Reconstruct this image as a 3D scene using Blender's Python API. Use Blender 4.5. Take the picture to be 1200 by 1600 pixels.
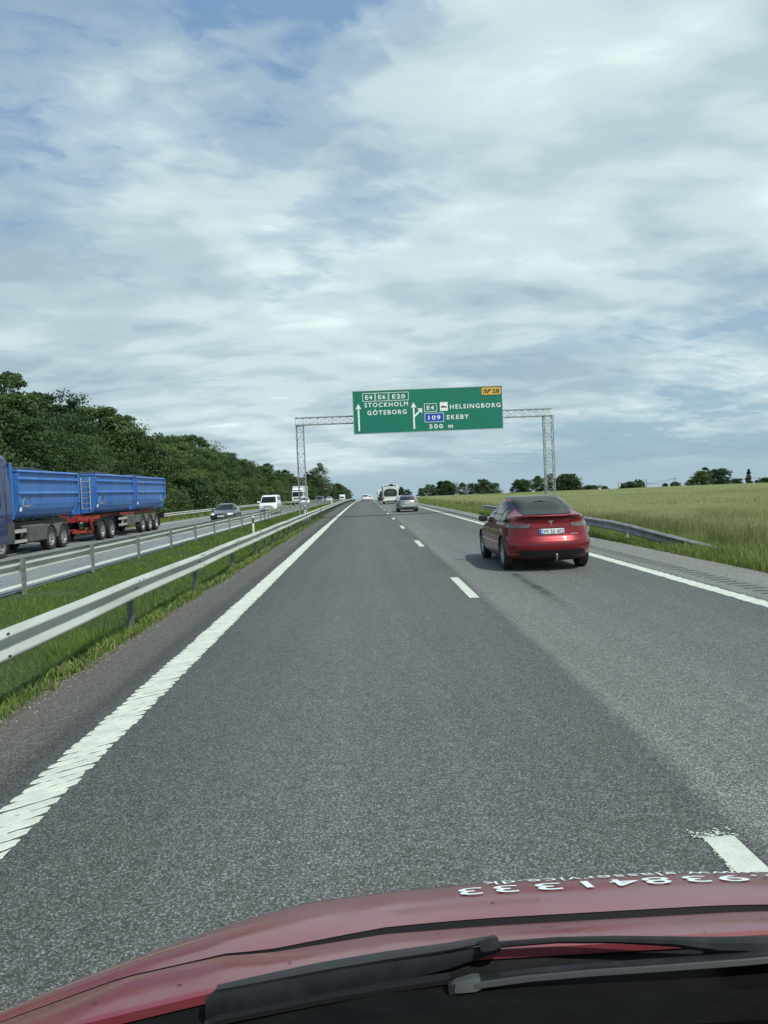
import bpy, bmesh, math, random
import numpy as np
from mathutils import Matrix, Vector
R = math.radians
C = bpy.context.scene.collection
for o in list(bpy.data.objects): bpy.data.objects.remove(o)

# ------------------------------------------------------------------ camera
FX, CH = 1180.0, 1.92                      # focal length in photo pixels, eye height in metres
VPX, VPY, ROLL = 570.0, 765.0, 2.4
yc_ = Vector(((VPX-600)/FX, -(VPY-800)/FX, -1)).normalized()
e1_ = Vector((math.cos(R(ROLL)), math.sin(R(ROLL)), 0))
xc_ = (e1_ - yc_*e1_.dot(yc_)).normalized()
zc_ = xc_.cross(yc_)
MR = Matrix((xc_, yc_, zc_))
cd = bpy.data.cameras.new("camera"); cam = bpy.data.objects.new("camera", cd); C.objects.link(cam)
cam.matrix_world = Matrix.Translation((0, 0, CH)) @ MR.to_4x4()
cd.sensor_fit = 'VERTICAL'; cd.sensor_height = 36; cd.lens = FX/1600*36
cd.clip_start = 0.05; cd.clip_end = 9000
bpy.context.scene.camera = cam

# ------------------------------------------------------------------ world: sky + cloud deck
SUNV = Vector((0.50, -0.57, 1.0)).normalized()
sc = bpy.context.scene
w = bpy.data.worlds.new("World"); sc.world = w; w.use_nodes = True
nt = w.node_tree; nt.nodes.clear()
def N(nt, t, **k):
    n = nt.nodes.new(t)
    for a, b in k.items(): setattr(n, a, b)
    return n
def setin(nt, n, i, v):
    if v is None: return
    if isinstance(v, bpy.types.NodeSocket): nt.links.new(v, n.inputs[i])
    else: n.inputs[i].default_value = v
def mth(nt, op, a, b=None, c=None, clamp=False):
    n = N(nt, 'ShaderNodeMath', operation=op, use_clamp=clamp)
    setin(nt, n, 0, a); setin(nt, n, 1, b); setin(nt, n, 2, c)
    return n.outputs[0]
def noise(nt, vec, scale, detail=4, rough=.5, dist=0, lac=2.0):
    n = N(nt, 'ShaderNodeTexNoise'); setin(nt, n, 'Vector', vec)
    n.inputs['Scale'].default_value = scale; n.inputs['Detail'].default_value = detail
    n.inputs['Roughness'].default_value = rough; n.inputs['Distortion'].default_value = dist
    n.inputs['Lacunarity'].default_value = lac
    return n.outputs['Fac']
def ramp(nt, fac, pts, interp='LINEAR'):
    n = N(nt, 'ShaderNodeValToRGB'); n.color_ramp.interpolation = interp
    e = n.color_ramp.elements
    while len(e) < len(pts): e.new(.5)
    for q, (p, c) in zip(e, pts):
        q.position = p
        q.color = (c, c, c, 1) if isinstance(c, (int, float)) else (*c, 1)
    setin(nt, n, 'Fac', fac)
    return n.outputs['Color']
def mix(nt, f, a, b, mode='MIX'):
    n = N(nt, 'ShaderNodeMix', data_type='RGBA', blend_type=mode)
    setin(nt, n, 0, f)
    for i, v in ((6, a), (7, b)):
        if isinstance(v, tuple) and len(v) == 3: v = (*v, 1)
        setin(nt, n, i, v)
    return n.outputs[2]
def comb(nt, x, y, z):
    n = N(nt, 'ShaderNodeCombineXYZ'); setin(nt, n, 0, x); setin(nt, n, 1, y); setin(nt, n, 2, z)
    return n.outputs[0]
tc = N(nt, 'ShaderNodeTexCoord')
sp = N(nt, 'ShaderNodeSeparateXYZ'); nt.links.new(tc.outputs['Generated'], sp.inputs[0])
X, Y, Z = sp.outputs
Zp = mth(nt, 'MAXIMUM', Z, 0.012)
sky = N(nt, 'ShaderNodeTexSky', sky_type='NISHITA', sun_disc=False)
sky.sun_elevation = math.asin(SUNV.z)
sky.sun_rotation = math.atan2(SUNV.x, SUNV.y)
sky.air_density = 1.0; sky.dust_density = 1.2; sky.ozone_density = 1.2
nt.links.new(comb(nt, X, Y, Zp), sky.inputs[0])
skyc = mix(nt, 1.0, sky.outputs[0], (0.72, 0.82, 0.80), 'MULTIPLY')
den = mth(nt, 'ADD', Zp, 0.20)
PX, PY = mth(nt, 'DIVIDE', X, den), mth(nt, 'DIVIDE', Y, den)
def pv(sx, sy, ox, oy, sk=0.0):
    return comb(nt, mth(nt, 'ADD', mth(nt, 'MULTIPLY_ADD', PX, sx, ox), mth(nt, 'MULTIPLY', PY, sk)), mth(nt, 'MULTIPLY_ADD', PY, sy, oy), 0.0)
elev = N(nt, 'ShaderNodeMapRange', interpolation_type='SMOOTHSTEP'); setin(nt, elev, 'Value', Z); elev.inputs['From Min'].default_value = .01; elev.inputs['From Max'].default_value = .17
el = elev.outputs[0]
big = noise(nt, pv(1.0, 1.0, 3.2, 1.4, .3), 1.1, 2, .5, .2)
mid = noise(nt, pv(1.0, 1.35, 7.7, 4.1, .15), 2.1, 5, .46, .2)
rip = noise(nt, pv(1.0, 1.3, 2.2, 9.3, -.4), 11.0, 5, .55, .5)
# blue opening to the upper left, and thinner cloud low over the horizon
lf = mth(nt, 'MULTIPLY', mth(nt, 'MULTIPLY', mth(nt, 'ADD', mth(nt, 'MULTIPLY', X, -1.0), .10), mth(nt, 'SUBTRACT', Z, .27)), 5.0)
lf = mth(nt, 'MINIMUM', mth(nt, 'MAXIMUM', lf, -.18), .17)
cov = mth(nt, 'ADD', mth(nt, 'MULTIPLY', big, .55), mth(nt, 'MULTIPLY', mid, .55))
cov = mth(nt, 'ADD', cov, mth(nt, 'MULTIPLY', mth(nt, 'SUBTRACT', rip, .5), .26))
cov = mth(nt, 'SUBTRACT', mth(nt, 'ADD', cov, mth(nt, 'MULTIPLY_ADD', mth(nt, 'MAXIMUM', X, 0.0), .17, .06)), lf)
cov = mth(nt, 'ADD', cov, mth(nt, 'MULTIPLY', mth(nt, 'SUBTRACT', el, 1.0), .10))
low = N(nt, 'ShaderNodeMapRange', interpolation_type='SMOOTHSTEP'); setin(nt, low, 'Value', Z); low.inputs['From Min'].default_value = .008; low.inputs['From Max'].default_value = .04
cov = mth(nt, 'ADD', mth(nt, 'MULTIPLY', mth(nt, 'SUBTRACT', cov, .42), low.outputs[0]), .42)
mask = ramp(nt, cov, [(.37, .14), (.46, .56), (.56, .94), (.66, 1.0)], 'EASE')
soft = noise(nt, pv(1.0, 1.0, 11.3, 5.0, -.35), 1.5, 3, .45, .3)
puff = noise(nt, pv(1.0, 1.7, 1.0, 2.0, .1), 3.4, 7, .50, .3)
bands = noise(nt, comb(nt, mth(nt, 'MULTIPLY', X, 1.6), mth(nt, 'MULTIPLY', Z, 11.0), 3.0), 2.0, 6, .55, .4)
pw = mth(nt, 'MULTIPLY_ADD', Z, -.40, .50)
shade = mth(nt, 'ADD', mth(nt, 'MULTIPLY', soft, .60), mth(nt, 'MULTIPLY', puff, pw))
shade = mth(nt, 'ADD', shade, mth(nt, 'MULTIPLY', mth(nt, 'SUBTRACT', bands, .5), mth(nt, 'MULTIPLY_ADD', el, -.22, .40)))
# brighter veil high in the middle and right where the cloud is lit through
br = mth(nt, 'MULTIPLY', mth(nt, 'MULTIPLY', mth(nt, 'SUBTRACT', Z, .12), mth(nt, 'MULTIPLY_ADD', mth(nt, 'ABSOLUTE', mth(nt, 'SUBTRACT', X, .14)), -2.2, 1.0)), .36)
shade = mth(nt, 'ADD', shade, br)
shade = mth(nt, 'SUBTRACT', shade, mth(nt, 'MULTIPLY', mth(nt, 'SUBTRACT', .27, Z, clamp=True), .20))
shade = mth(nt, 'ADD', shade, mth(nt, 'MULTIPLY', mth(nt, 'SUBTRACT', Z, .27, clamp=True), -.02))
shade = mth(nt, 'ADD', mth(nt, 'MULTIPLY', mth(nt, 'SUBTRACT', shade, .45), low.outputs[0]), .45)
cloud = ramp(nt, shade, [(.37, (3.3, 4.3, 4.95)), (.46, (4.1, 5.2, 5.7)), (.55, (5.2, 6.3, 6.6)), (.68, (7.0, 8.1, 8.1))], 'EASE')
blue = ramp(nt, mth(nt, 'MULTIPLY', Z, 1.6), [(0.0, (2.7, 4.1, 5.0)), (.25, (2.6, 4.0, 5.2)), (1.0, (.95, 2.2, 4.6))])
skyb = mix(nt, .85, skyc, blue)
col = mix(nt, mask, skyb, cloud)
bg = N(nt, 'ShaderNodeBackground'); nt.links.new(col, bg.inputs[0]); bg.inputs[1].default_value = 0.10
wo = N(nt, 'ShaderNodeOutputWorld'); nt.links.new(bg.outputs[0], wo.inputs[0])

# ------------------------------------------------------------------ sun
sl = bpy.data.lights.new("sun", 'SUN'); sl.energy = 3.4; sl.angle = R(0.6); sl.color = (1, .96, .88)
so = bpy.data.objects.new("sun", sl); C.objects.link(so)
so.rotation_euler = (-SUNV).to_track_quat('-Z', 'Y').to_euler()
vs = sc.view_settings
vs.view_transform = 'Standard'; vs.look = 'None'; vs.exposure = 0.27; vs.gamma = 1

# ------------------------------------------------------------------ helpers
rng = np.random.default_rng(7); random.seed(7)
KC = 2.6e-5
def g(x, y):                       # the ground falls away gently in front (a long low crest)
    r2 = (x*x*.55 + y*y); r = math.sqrt(r2)
    return -KC*r2 if r < 280 else -KC*280*280 - 2*KC*280*(r-280)
def cxf(y): return 4e-5*(y-120)**2 if y > 120 else 0.0      # slight bend far ahead
def pt(px, py, z):                 # where a photo pixel meets height z (used to measure the place)
    d = MR @ Vector(((px-600)/FX, -(py-800)/FX, -1))
    t = (z-CH)/d.z
    return Vector((d.x*t, d.y*t, z))
class MB:
    def __init__(s): s.v, s.f, s.m, s.keep = [], [], [], False
    def add(s, vs, fs, m=0):
        b = len(s.v); s.v += [tuple(v) for v in vs]
        s.f += [tuple(b+i for i in f) for f in fs]; s.m += [m]*len(fs); return s
    def box(s, c, d, m=0, rz=0, bev=0):
        x, y, z = d[0]/2, d[1]/2, d[2]/2
        if bev <= 0:
            vs = [(i*x, j*y, k*z) for k in (-1, 1) for j in (-1, 1) for i in (-1, 1)]
            fs = [(0, 2, 3, 1), (4, 5, 7, 6), (0, 1, 5, 4), (2, 6, 7, 3), (0, 4, 6, 2), (1, 3, 7, 5)]
        else:
            b = min(bev, x*.9, y*.9, z*.9); rings = []
            for zz, q in ((-z, b), (-z+b, 0), (z-b, 0), (z, b)):
                X_, Y_ = x-q, y-q
                rings.append([(-X_+b*.5, -Y_, zz), (X_-b*.5, -Y_, zz), (X_, -Y_+b*.5, zz), (X_, Y_-b*.5, zz), (X_-b*.5, Y_, zz), (-X_+b*.5, Y_, zz), (-X_, Y_-b*.5, zz), (-X_, -Y_+b*.5, zz)])
            vs = [p for r in rings for p in r]; n = 8
            fs = [tuple(reversed(range(8))), tuple(range(24, 32))]
            for r in range(3):
                for i in range(n): fs.append((r*n+i, r*n+(i+1) % n, (r+1)*n+(i+1) % n, (r+1)*n+i))
        ca, sa = math.cos(rz), math.sin(rz)
        return s.add([(c[0]+a*ca-b_*sa, c[1]+a*sa+b_*ca, c[2]+e) for a, b_, e in vs], fs, m)
    def bar(s, p, q, wd, hg=None, m=0, up=(0, 0, 1)):
        p, q = Vector(p), Vector(q); hg = hg or wd
        d = (q-p).normalized(); u = Vector(up)
        if abs(d.dot(u)) > .98: u = Vector((1, 0, 0))
        a = d.cross(u).normalized()*wd/2; b = a.cross(d).normalized()*hg/2
        vs = [p-a-b, p+a-b, p+a+b, p-a+b, q-a-b, q+a-b, q+a+b, q-a+b]
        return s.add(vs, [(0, 1, 2, 3), (7, 6, 5, 4), (0, 4, 5, 1), (1, 5, 6, 2), (2, 6, 7, 3), (3, 7, 4, 0)], m)
    def tube(s, pts, r, n=8, m=0, cap=True):
        pts = [Vector(p) for p in pts]; rs = r if isinstance(r, (list, tuple)) else [r]*len(pts)
        rings = []
        for i, p in enumerate(pts):
            d = (pts[min(i+1, len(pts)-1)]-pts[max(i-1, 0)]).normalized()
            u = Vector((0, 0, 1)) if abs(d.z) < .95 else Vector((1, 0, 0))
            a = d.cross(u).normalized(); b = a.cross(d)
            rings.append([p+(a*math.cos(t)+b*math.sin(t))*rs[i] for t in [2*math.pi*k/n for k in range(n)]])
        return s.loft(rings, True, cap, m)
    def loft(s, rings, closed=True, cap=True, m=0):
        n = len(rings[0]); vs = [p for r in rings for p in r]; fs = []
        for r in range(len(rings)-1):
            for i in range(n if closed else n-1):
                j = (i+1) % n
                fs.append((r*n+i, r*n+j, (r+1)*n+j, (r+1)*n+i))
        if cap: fs += [tuple(reversed(range(n))), tuple(range((len(rings)-1)*n, len(rings)*n))]
        return s.add(vs, fs, m)
    def lathe(s, prof, n=24, axis='x', c=(0, 0, 0), m=0, closed=False):
        rings = []
        for a, r in prof:
            ring = []
            for k in range(n):
                t = 2*math.pi*k/n
                p = (a, r*math.cos(t), r*math.sin(t)) if axis == 'x' else (r*math.cos(t), r*math.sin(t), a)
                ring.append((p[0]+c[0], p[1]+c[1], p[2]+c[2]))
            rings.append(ring)
        return s.loft(rings, True, False, m)
    def grid(s, rows, m=0):
        return s.loft(rings=rows, closed=False, cap=False, m=m)
    def plate(s, poly, p0, ux, uy, th, m=0):      # flat polygon (a,b) at p0 + a*ux + b*uy, given a thickness
        p0, ux, uy = Vector(p0), Vector(ux), Vector(uy); nn = ux.cross(uy).normalized()*th
        a = [p0+ux*i+uy*j for i, j in poly]; b = [v+nn for v in a]
        return s.loft([a, b], True, True, m)
    def build(s, name, mats, parent=None, smooth=False, ang=None):
        me = bpy.data.meshes.new(name); me.from_pydata(s.v, [], s.f)
        if not isinstance(mats, (list, tuple)): mats = [mats]
        for q in mats: me.materials.append(q)
        if len(mats) > 1: me.polygons.foreach_set('material_index', s.m)
        bm = bmesh.new(); bm.from_mesh(me); 
        if not s.keep:
            bmesh.ops.recalc_face_normals(bm, faces=bm.faces)
            if any(len(e.link_faces) == 1 for e in bm.edges):      # open sheets face upwards
                az = sum(f.calc_area() for f in bm.faces); nz_ = sum(f.normal.z*f.calc_area() for f in bm.faces)
                if az and nz_ < -.25*az: bmesh.ops.reverse_faces(bm, faces=bm.faces)
        if smooth:
            for f in bm.faces: f.smooth = True
            a_ = R(ang or 35)
            for e in bm.edges:
                if len(e.link_faces) == 2 and e.calc_face_angle(0) > a_: e.smooth = False
        bm.to_mesh(me); bm.free(); me.update()
        return link(name, me, parent)
def link(name, me, parent=None):
    o = bpy.data.objects.new(name, me); C.objects.link(o)
    if parent is not None: o.parent = parent
    return o
def tag(o, label=None, cat=None, group=None, kind=None):
    for k, v in (('label', label), ('category', cat), ('group', group), ('kind', kind)):
        if v: o[k] = v
    return o
def empty(name, loc=(0, 0, 0), rz=0):
    o = bpy.data.objects.new(name, None); C.objects.link(o); o.location = loc; o.rotation_euler = (0, 0, rz)
    o.empty_display_size = .2
    return o
def copy_tree(o, parent=None):
    c = o.copy(); C.objects.link(c)
    if parent is not None: c.parent = parent
    for ch in list(o.children): copy_tree(ch, c)
    return c

# ------------------------------------------------------------------ materials
def mat(name, col, rough=.6, metal=0, col2=None, nscale=3, coat=0, bump=0, bscale=40, spec=.5, stretch=None, emit=None, vary=None):
    m = bpy.data.materials.new(name); m.use_nodes = True; t = m.node_tree
    b = t.nodes['Principled BSDF']
    b.inputs['Base Color'].default_value = (*col, 1); b.inputs['Roughness'].default_value = rough
    b.inputs['Metallic'].default_value = metal; b.inputs['Coat Weight'].default_value = coat
    b.inputs['Coat Roughness'].default_value = .05
    b.inputs['Specular IOR Level'].default_value = spec
    c = None
    if col2 or bump:
        tcn = N(t, 'ShaderNodeTexCoord'); v = tcn.outputs['Object']
        if stretch:
            mp = N(t, 'ShaderNodeMapping'); t.links.new(v, mp.inputs[0]); mp.inputs['Scale'].default_value = stretch; v = mp.outputs[0]
    if col2:
        f = ramp(t, noise(t, v, nscale, 6, .65, .2), [(.38, 0.0), (.68, 1.0)])
        c = mix(t, f, (*col, 1), (*col2, 1)); t.links.new(c, b.inputs['Base Color'])
        rr = mth(t, 'MULTIPLY_ADD', noise(t, v, nscale*2.7, 4, .6), .25, rough-.12, clamp=True); t.links.new(rr, b.inputs['Roughness'])
    if bump:
        bn = N(t, 'ShaderNodeBump'); bn.inputs['Strength'].default_value = bump; bn.inputs['Distance'].default_value = .01
        t.links.new(noise(t, v, bscale, 3, .6), bn.inputs['Height']); t.links.new(bn.outputs[0], b.inputs['Normal'])
    if emit: b.inputs['Emission Color'].default_value = (*emit[0], 1); b.inputs['Emission Strength'].default_value = emit[1]
    return m
galv = mat('galvanised', (.46, .50, .46), .5, .25, (.34, .355, .31), 2.2, stretch=(1, .25, 3), bump=.1, bscale=14)
galv_dark = mat('galvanised_weathered', (.30, .31, .31), .55, .35, (.17, .17, .16), 3, bump=.1)
post_m = mat('post_steel', (.13, .145, .14), .55, .5, (.24, .25, .23), 6)
blackp = mat('black_plastic', (.012, .013, .014), .45)
dark_m = mat('dark_underbody', (.008, .008, .008), .8)
tyre_m = mat('tyre_rubber', (.018, .018, .018), .75, 0, (.035, .034, .03), 14)
rim_m = mat('alloy', (.5, .52, .52), .3, .8)
glass_m = mat('car_glass', (.008, .011, .012), .05, 0, spec=.32)
chrome = mat('chrome', (.75, .77, .77), .15, 1)
white_t = mat('white_letters', (.78, .82, .80), .5)
lamp_r = mat('tail_lamp_red', (.22, .008, .01), .12, coat=1)
lamp_g = mat('tail_lamp_smoked', (.12, .12, .12), .1, coat=1, col2=(.05, .03, .03), nscale=20)
lamp_w = mat('head_lamp_clear', (.55, .58, .58), .1, coat=1)
plate_m = mat('number_plate_white', (.75, .78, .78), .4)
ink_m = mat('plate_ink', (.012, .012, .014), .5)
blue_eu = mat('plate_blue', (.02, .09, .45), .5)

def attr_leaf(name, ramp_pts, trans=.25, rough=.6, hue=.04):
    m = bpy.data.materials.new(name); m.use_nodes = True; t = m.node_tree
    b = t.nodes['Principled BSDF']
    a = N(t, 'ShaderNodeAttribute', attribute_name='tone')
    oi = N(t, 'ShaderNodeObjectInfo')
    f = mth(t, 'ADD', a.outputs['Fac'], mth(t, 'MULTIPLY_ADD', oi.outputs['Random'], .52, -.24), clamp=True)
    c = ramp(t, f, ramp_pts)
    t.links.new(c, b.inputs['Base Color']); b.inputs['Roughness'].default_value = rough
    b.inputs['Specular IOR Level'].default_value = .3
    tr = N(t, 'ShaderNodeBsdfTranslucent'); t.links.new(c, tr.inputs[0])
    ms = N(t, 'ShaderNodeMixShader'); ms.inputs[0].default_value = trans
    t.links.new(b.outputs[0], ms.inputs[1]); t.links.new(tr.outputs[0], ms.inputs[2])
    t.links.new(ms.outputs[0], t.nodes['Material Output'].inputs[0])
    return m

# ------------------------------------------------------------------ setting: ground, roads, markings
def xcoord(t):
    tcn = N(t, 'ShaderNodeTexCoord'); s_ = N(t, 'ShaderNodeSeparateXYZ'); t.links.new(tcn.outputs['Object'], s_.inputs[0])
    return tcn.outputs['Object'], s_.outputs[0], s_.outputs[1]
def asphalt(name, bands, x0, x1, base_mul=1.0):
    """bands: (x, (r,g,b)) average colours across the road; aggregate speckle and wear on top"""
    m = bpy.data.materials.new(name); m.use_nodes = True; t = m.node_tree; b = t.nodes['Principled BSDF']
    P_, x_, y_ = xcoord(t)
    wob = mth(t, 'MULTIPLY_ADD', noise(t, P_, .9, 4, .6), .16, -.08)
    wob = mth(t, 'ADD', wob, mth(t, 'MULTIPLY_ADD', noise(t, P_, 14, 3, .6), .10, -.05))
    f = N(t, 'ShaderNodeMapRange'); setin(t, f, 'Value', mth(t, 'ADD', x_, wob)); f.inputs['From Min'].default_value = x0; f.inputs['From Max'].default_value = x1
    c = ramp(t, f.outputs[0], [((a-x0)/(x1-x0), tuple(v*base_mul for v in q)) for a, q in bands])
    # long streaks and patches of wear
    mp = N(t, 'ShaderNodeMapping'); t.links.new(P_, mp.inputs[0]); mp.inputs['Scale'].default_value = (2.6, .07, 1)
    st = ramp(t, noise(t, mp.outputs[0], 1.0, 5, .6, .2), [(.3, .90), (.7, 1.10)])
    c = mix(t, 1.0, c, st, 'MULTIPLY')
    pa = ramp(t, noise(t, P_, .35, 5, .6), [(.3, .95), (.7, 1.05)])
    c = mix(t, 1.0, c, pa, 'MULTIPLY')
    # aggregate: pale stones in darker binder
    vo = N(t, 'ShaderNodeTexVoronoi', feature='F1'); t.links.new(P_, vo.inputs['Vector']); vo.inputs['Scale'].default_value = 120
    sepc = N(t, 'ShaderNodeSeparateColor'); t.links.new(vo.outputs['Color'], sepc.inputs[0])
    stone = ramp(t, sepc.outputs[0], [(.0, .42), (.5, .74), (.74, 1.08), (.9, 1.6), (1.0, 2.2)])
    edge = ramp(t, vo.outputs['Distance'], [(.35, 1.0), (.75, .5)])
    n2 = ramp(t, noise(t, P_, 60, 4, .7), [(.3, .6), (.7, 1.4)])
    n3 = ramp(t, noise(t, P_, 11, 3, .7), [(.3, .84), (.7, 1.16)])
    c = mix(t, 1.0, c, stone, 'MULTIPLY'); c = mix(t, .8, c, edge, 'MULTIPLY')
    c = mix(t, .8, c, n2, 'MULTIPLY'); c = mix(t, 1.0, c, n3, 'MULTIPLY')
    t.links.new(c, b.inputs['Base Color'])
    b.inputs['Roughness'].default_value = .82
    b.inputs['Specular IOR Level'].default_value = .35
    bn = N(t, 'ShaderNodeBump'); bn.inputs['Strength'].default_value = .5; bn.inputs['Distance'].default_value = .004
    t.links.new(sepc.outputs[1], bn.inputs['Height']); t.links.new(bn.outputs[0], b.inputs['Normal'])
    return m
A1 = (.122, .135, .131); A2 = (.112, .124, .120)
road_m = asphalt('asphalt_road', [(-3.3, (.128, .125, .113)), (-2.72, (.114, .113, .104)), (-2.56, (.070, .077, .076)), (-2.35, (.082, .090, .088)),
    (-1.2, A2), (-.1, (.132, .147, .142)), (1.0, A1), (1.74, A2), (1.90, (.105, .116, .113)), (2.06, (.180, .198, .188)), (2.7, (.162, .180, .171)), (3.9, (.142, .157, .151)),
    (5.4, (.112, .128, .125)), (5.98, (.12, .135, .13)), (6.05, (.205, .225, .205)), (7.6, (.235, .245, .215))], -3.4, 7.8)
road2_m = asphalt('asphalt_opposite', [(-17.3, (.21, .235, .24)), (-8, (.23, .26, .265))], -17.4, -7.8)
yl = [-30, -10, 0, 10, 20, 30, 40, 55, 70, 85, 100, 115] + list(range(130, 420, 15)) + [480, 560, 700]
def strip(x0, x1, dz, ys=yl, nx=2, wobble=0):
    rows = []
    for y in ys:
        row = []
        for i in range(nx+1):
            x = x0+(x1-x0)*i/nx
            if wobble and i in (0, nx): x += random.uniform(-wobble, wobble)
            row.append((x+cxf(y), y, g(x, y)+dz))
        rows.append(row)
    return rows
ysr = sorted(set(yl + [k*.25 for k in range(8, 120)]))
tag(MB().grid(strip(-3.25, 7.66, 0, ysr, 2, .035)).build('road', road_m), kind='structure')
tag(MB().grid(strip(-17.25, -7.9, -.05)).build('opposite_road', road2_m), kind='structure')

# ground sheet
ground_m = bpy.data.materials.new('grassy_ground'); ground_m.use_nodes = True
t = ground_m.node_tree; b = t.nodes['Principled BSDF']; P_, x_, y_ = xcoord(t)
gr = ramp(t, noise(t, P_, 1.3, 7, .65), [(.3, (.024, .044, .014)), (.5, (.040, .072, .018)), (.72, (.062, .095, .028))])
soil = ramp(t, noise(t, P_, 9, 6, .7), [(.3, (.045, .04, .028)), (.6, (.10, .09, .065)), (.8, (.17, .155, .12))])
edge = mth(t, 'ADD', x_, mth(t, 'MULTIPLY_ADD', noise(t, P_, 2.2, 5, .65), .9, -.45))
f1 = N(t, 'ShaderNodeMapRange'); setin(t, f1, 'Value', edge); f1.inputs['From Min'].default_value = -3.62; f1.inputs['From Max'].default_value = -3.35
f2 = N(t, 'ShaderNodeMapRange'); setin(t, f2, 'Value', edge); f2.inputs['From Min'].default_value = 8.0; f2.inputs['From Max'].default_value = 7.8
ff = mth(t, 'MINIMUM', f1.outputs[0], f2.outputs[0])
c = mix(t, ff, gr, soil); t.links.new(c, b.inputs['Base Color']); b.inputs['Roughness'].default_value = .95
bn = N(t, 'ShaderNodeBump'); bn.inputs['Strength'].default_value = .7; bn.inputs['Distance'].default_value = .05
t.links.new(noise(t, P_, 16, 5, .7), bn.inputs['Height']); t.links.new(bn.outputs[0], b.inputs['Normal'])
def ground_off(x):
    pts = [(-4000, .4), (-60, .4), (-26, .5), (-22, .35), (-18.4, -.12), (-17.3, -.07), (-17.0, -.14), (-8.1, -.14), (-7.85, -.07), (-6.8, -.16), (-5.5, -.22), (-4.3, -.12), (-3.3, -.012), (-3.1, -.09),
           (7.5, -.09), (7.7, -.015), (8.6, -.04), (10.5, -.10), (13, 0), (4000, 0)]
    return float(np.interp(x, [p[0] for p in pts], [p[1] for p in pts]))
gx = [-4000, -1500, -700, -350, -180, -100, -60, -40, -30, -26, -22, -20, -18.4, -17.3, -17.0, -12, -8.1, -7.85, -7.3, -6.8, -6, -5.5, -5, -4.3, -3.8, -3.3, -3.1, 0, 4, 7.5, 7.7, 8.1, 8.6, 9.5, 10.5, 13, 18, 30, 50, 80, 120, 180, 260, 400, 700, 1500, 4000]
gy = [-80, -30, -10] + list(range(0, 120, 4)) + list(range(120, 420, 15)) + [480, 560, 700, 1000, 1600, 2500, 4000, 6000]
rows = []
for y in gy:
    rows.append([(x+(cxf(min(y, 420)) if abs(x) < 60 else 0), y, g(x, y)+ground_off(x)) for x in gx])
tag(MB().grid(rows).build('ground', ground_m, smooth=True, ang=80), kind='structure')

# markings
paint = bpy.data.materials.new('road_paint'); paint.use_nodes = True
t = paint.node_tree; b = t.nodes['Principled BSDF']; P_, x_, y_ = xcoord(t)
pc = ramp(t, noise(t, P_, 5, 6, .65), [(.3, (.41, .46, .40)), (.62, (.54, .60, .52))])
spk = ramp(t, noise(t, P_, 70, 3, .7), [(.30, .55), (.42, 1.0)])
c = mix(t, 1, pc, spk, 'MULTIPLY'); t.links.new(c, b.inputs['Base Color']); b.inputs['Roughness'].default_value = .6
bn = N(t, 'ShaderNodeBump'); bn.inputs['Strength'].default_value = .6; bn.inputs['Distance'].default_value = .006
t.links.new(noise(t, P_, 45, 4, .6), bn.inputs['Height']); t.links.new(bn.outputs[0], b.inputs['Normal'])
paint_worn = paint.copy(); paint_worn.name = 'road_paint_worn'
def barred_line(xa, xb, y0, y1, pitch, gap, skew, mb, h=.006, seed=1):
    rr = random.Random(seed); y = y0; n = 9
    while y < y1:
        gp = gap*rr.uniform(.35, 1.35); a, b_ = [], []
        ja, jb = rr.uniform(-.012, .012), rr.uniform(-.012, .012)
        for i in range(n+1):
            x = xa+ja+(xb+jb-xa-ja)*i/n; s_ = skew*(i/n)
            rag = rr.uniform(-.004, .004)
            a.append((x, y+s_+rag, g(x, y)+.002)); e_ = .5 if i in (0, n) else (.12 if i in (1, n-1) else 0); br_ = gp if rr.random() > .22 else gp*.1
            a[-1] = (x, y+s_+rag+pitch*.28*e_, g(x, y)+.002)
            b_.append((x+rr.uniform(-.003, .003), y+s_+pitch-br_-pitch*.45*e_+rr.uniform(-.006, .006), g(x, y)+.002))
        # rounded left and right ends
        top = [(p[0], p[1]+.004, p[2]+h) for p in a]; top2 = [(p[0], p[1]-.004, p[2]+h) for p in b_]
        mb.loft([a, top, top2, b_], False, False)
        y += pitch
def thin_line(xa, xb, y0, y1, dz, mb, step=6, flare=0, opp=False, rag=0):
    y = y0; rows = []
    while True:
        yy = min(y, y1); q = random.uniform(-rag, rag)
        zo = dz-(.05 if opp else 0)
        rows.append([(xa+q+cxf(yy), yy, g(xa, yy)+zo), (xb+q+cxf(yy), yy, g(xb, yy)+zo)])
        if yy >= y1: break
        y += step
    mb.grid(rows)
m1 = MB(); barred_line(-2.37, -2.05, 1.0, 42, .148, .030, .27, m1, h=.005, seed=3)
thin_line(-2.345, -2.07, 42, 420, .007, m1)
m1u = MB(); thin_line(-2.30, -2.12, 20, 42.3, .0035, m1u, .5, rag=.004)
for i_, v_ in enumerate(m1u.v): pass
m1.grid([[m1u.v[k], m1u.v[k+1]] for k in range(0, len(m1u.v), 2)])
tag(m1.build('edge_line_marking', paint), kind='structure')
m2 = MB(); barred_line(5.66, 5.93, 7.0, 40, .30, .05, .16, m2, seed=4)
thin_line(5.67, 5.92, 7.0, 420, .0035, m2)
tag(m2.build('shoulder_line_marking', paint), kind='structure')
m3 = MB()
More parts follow.
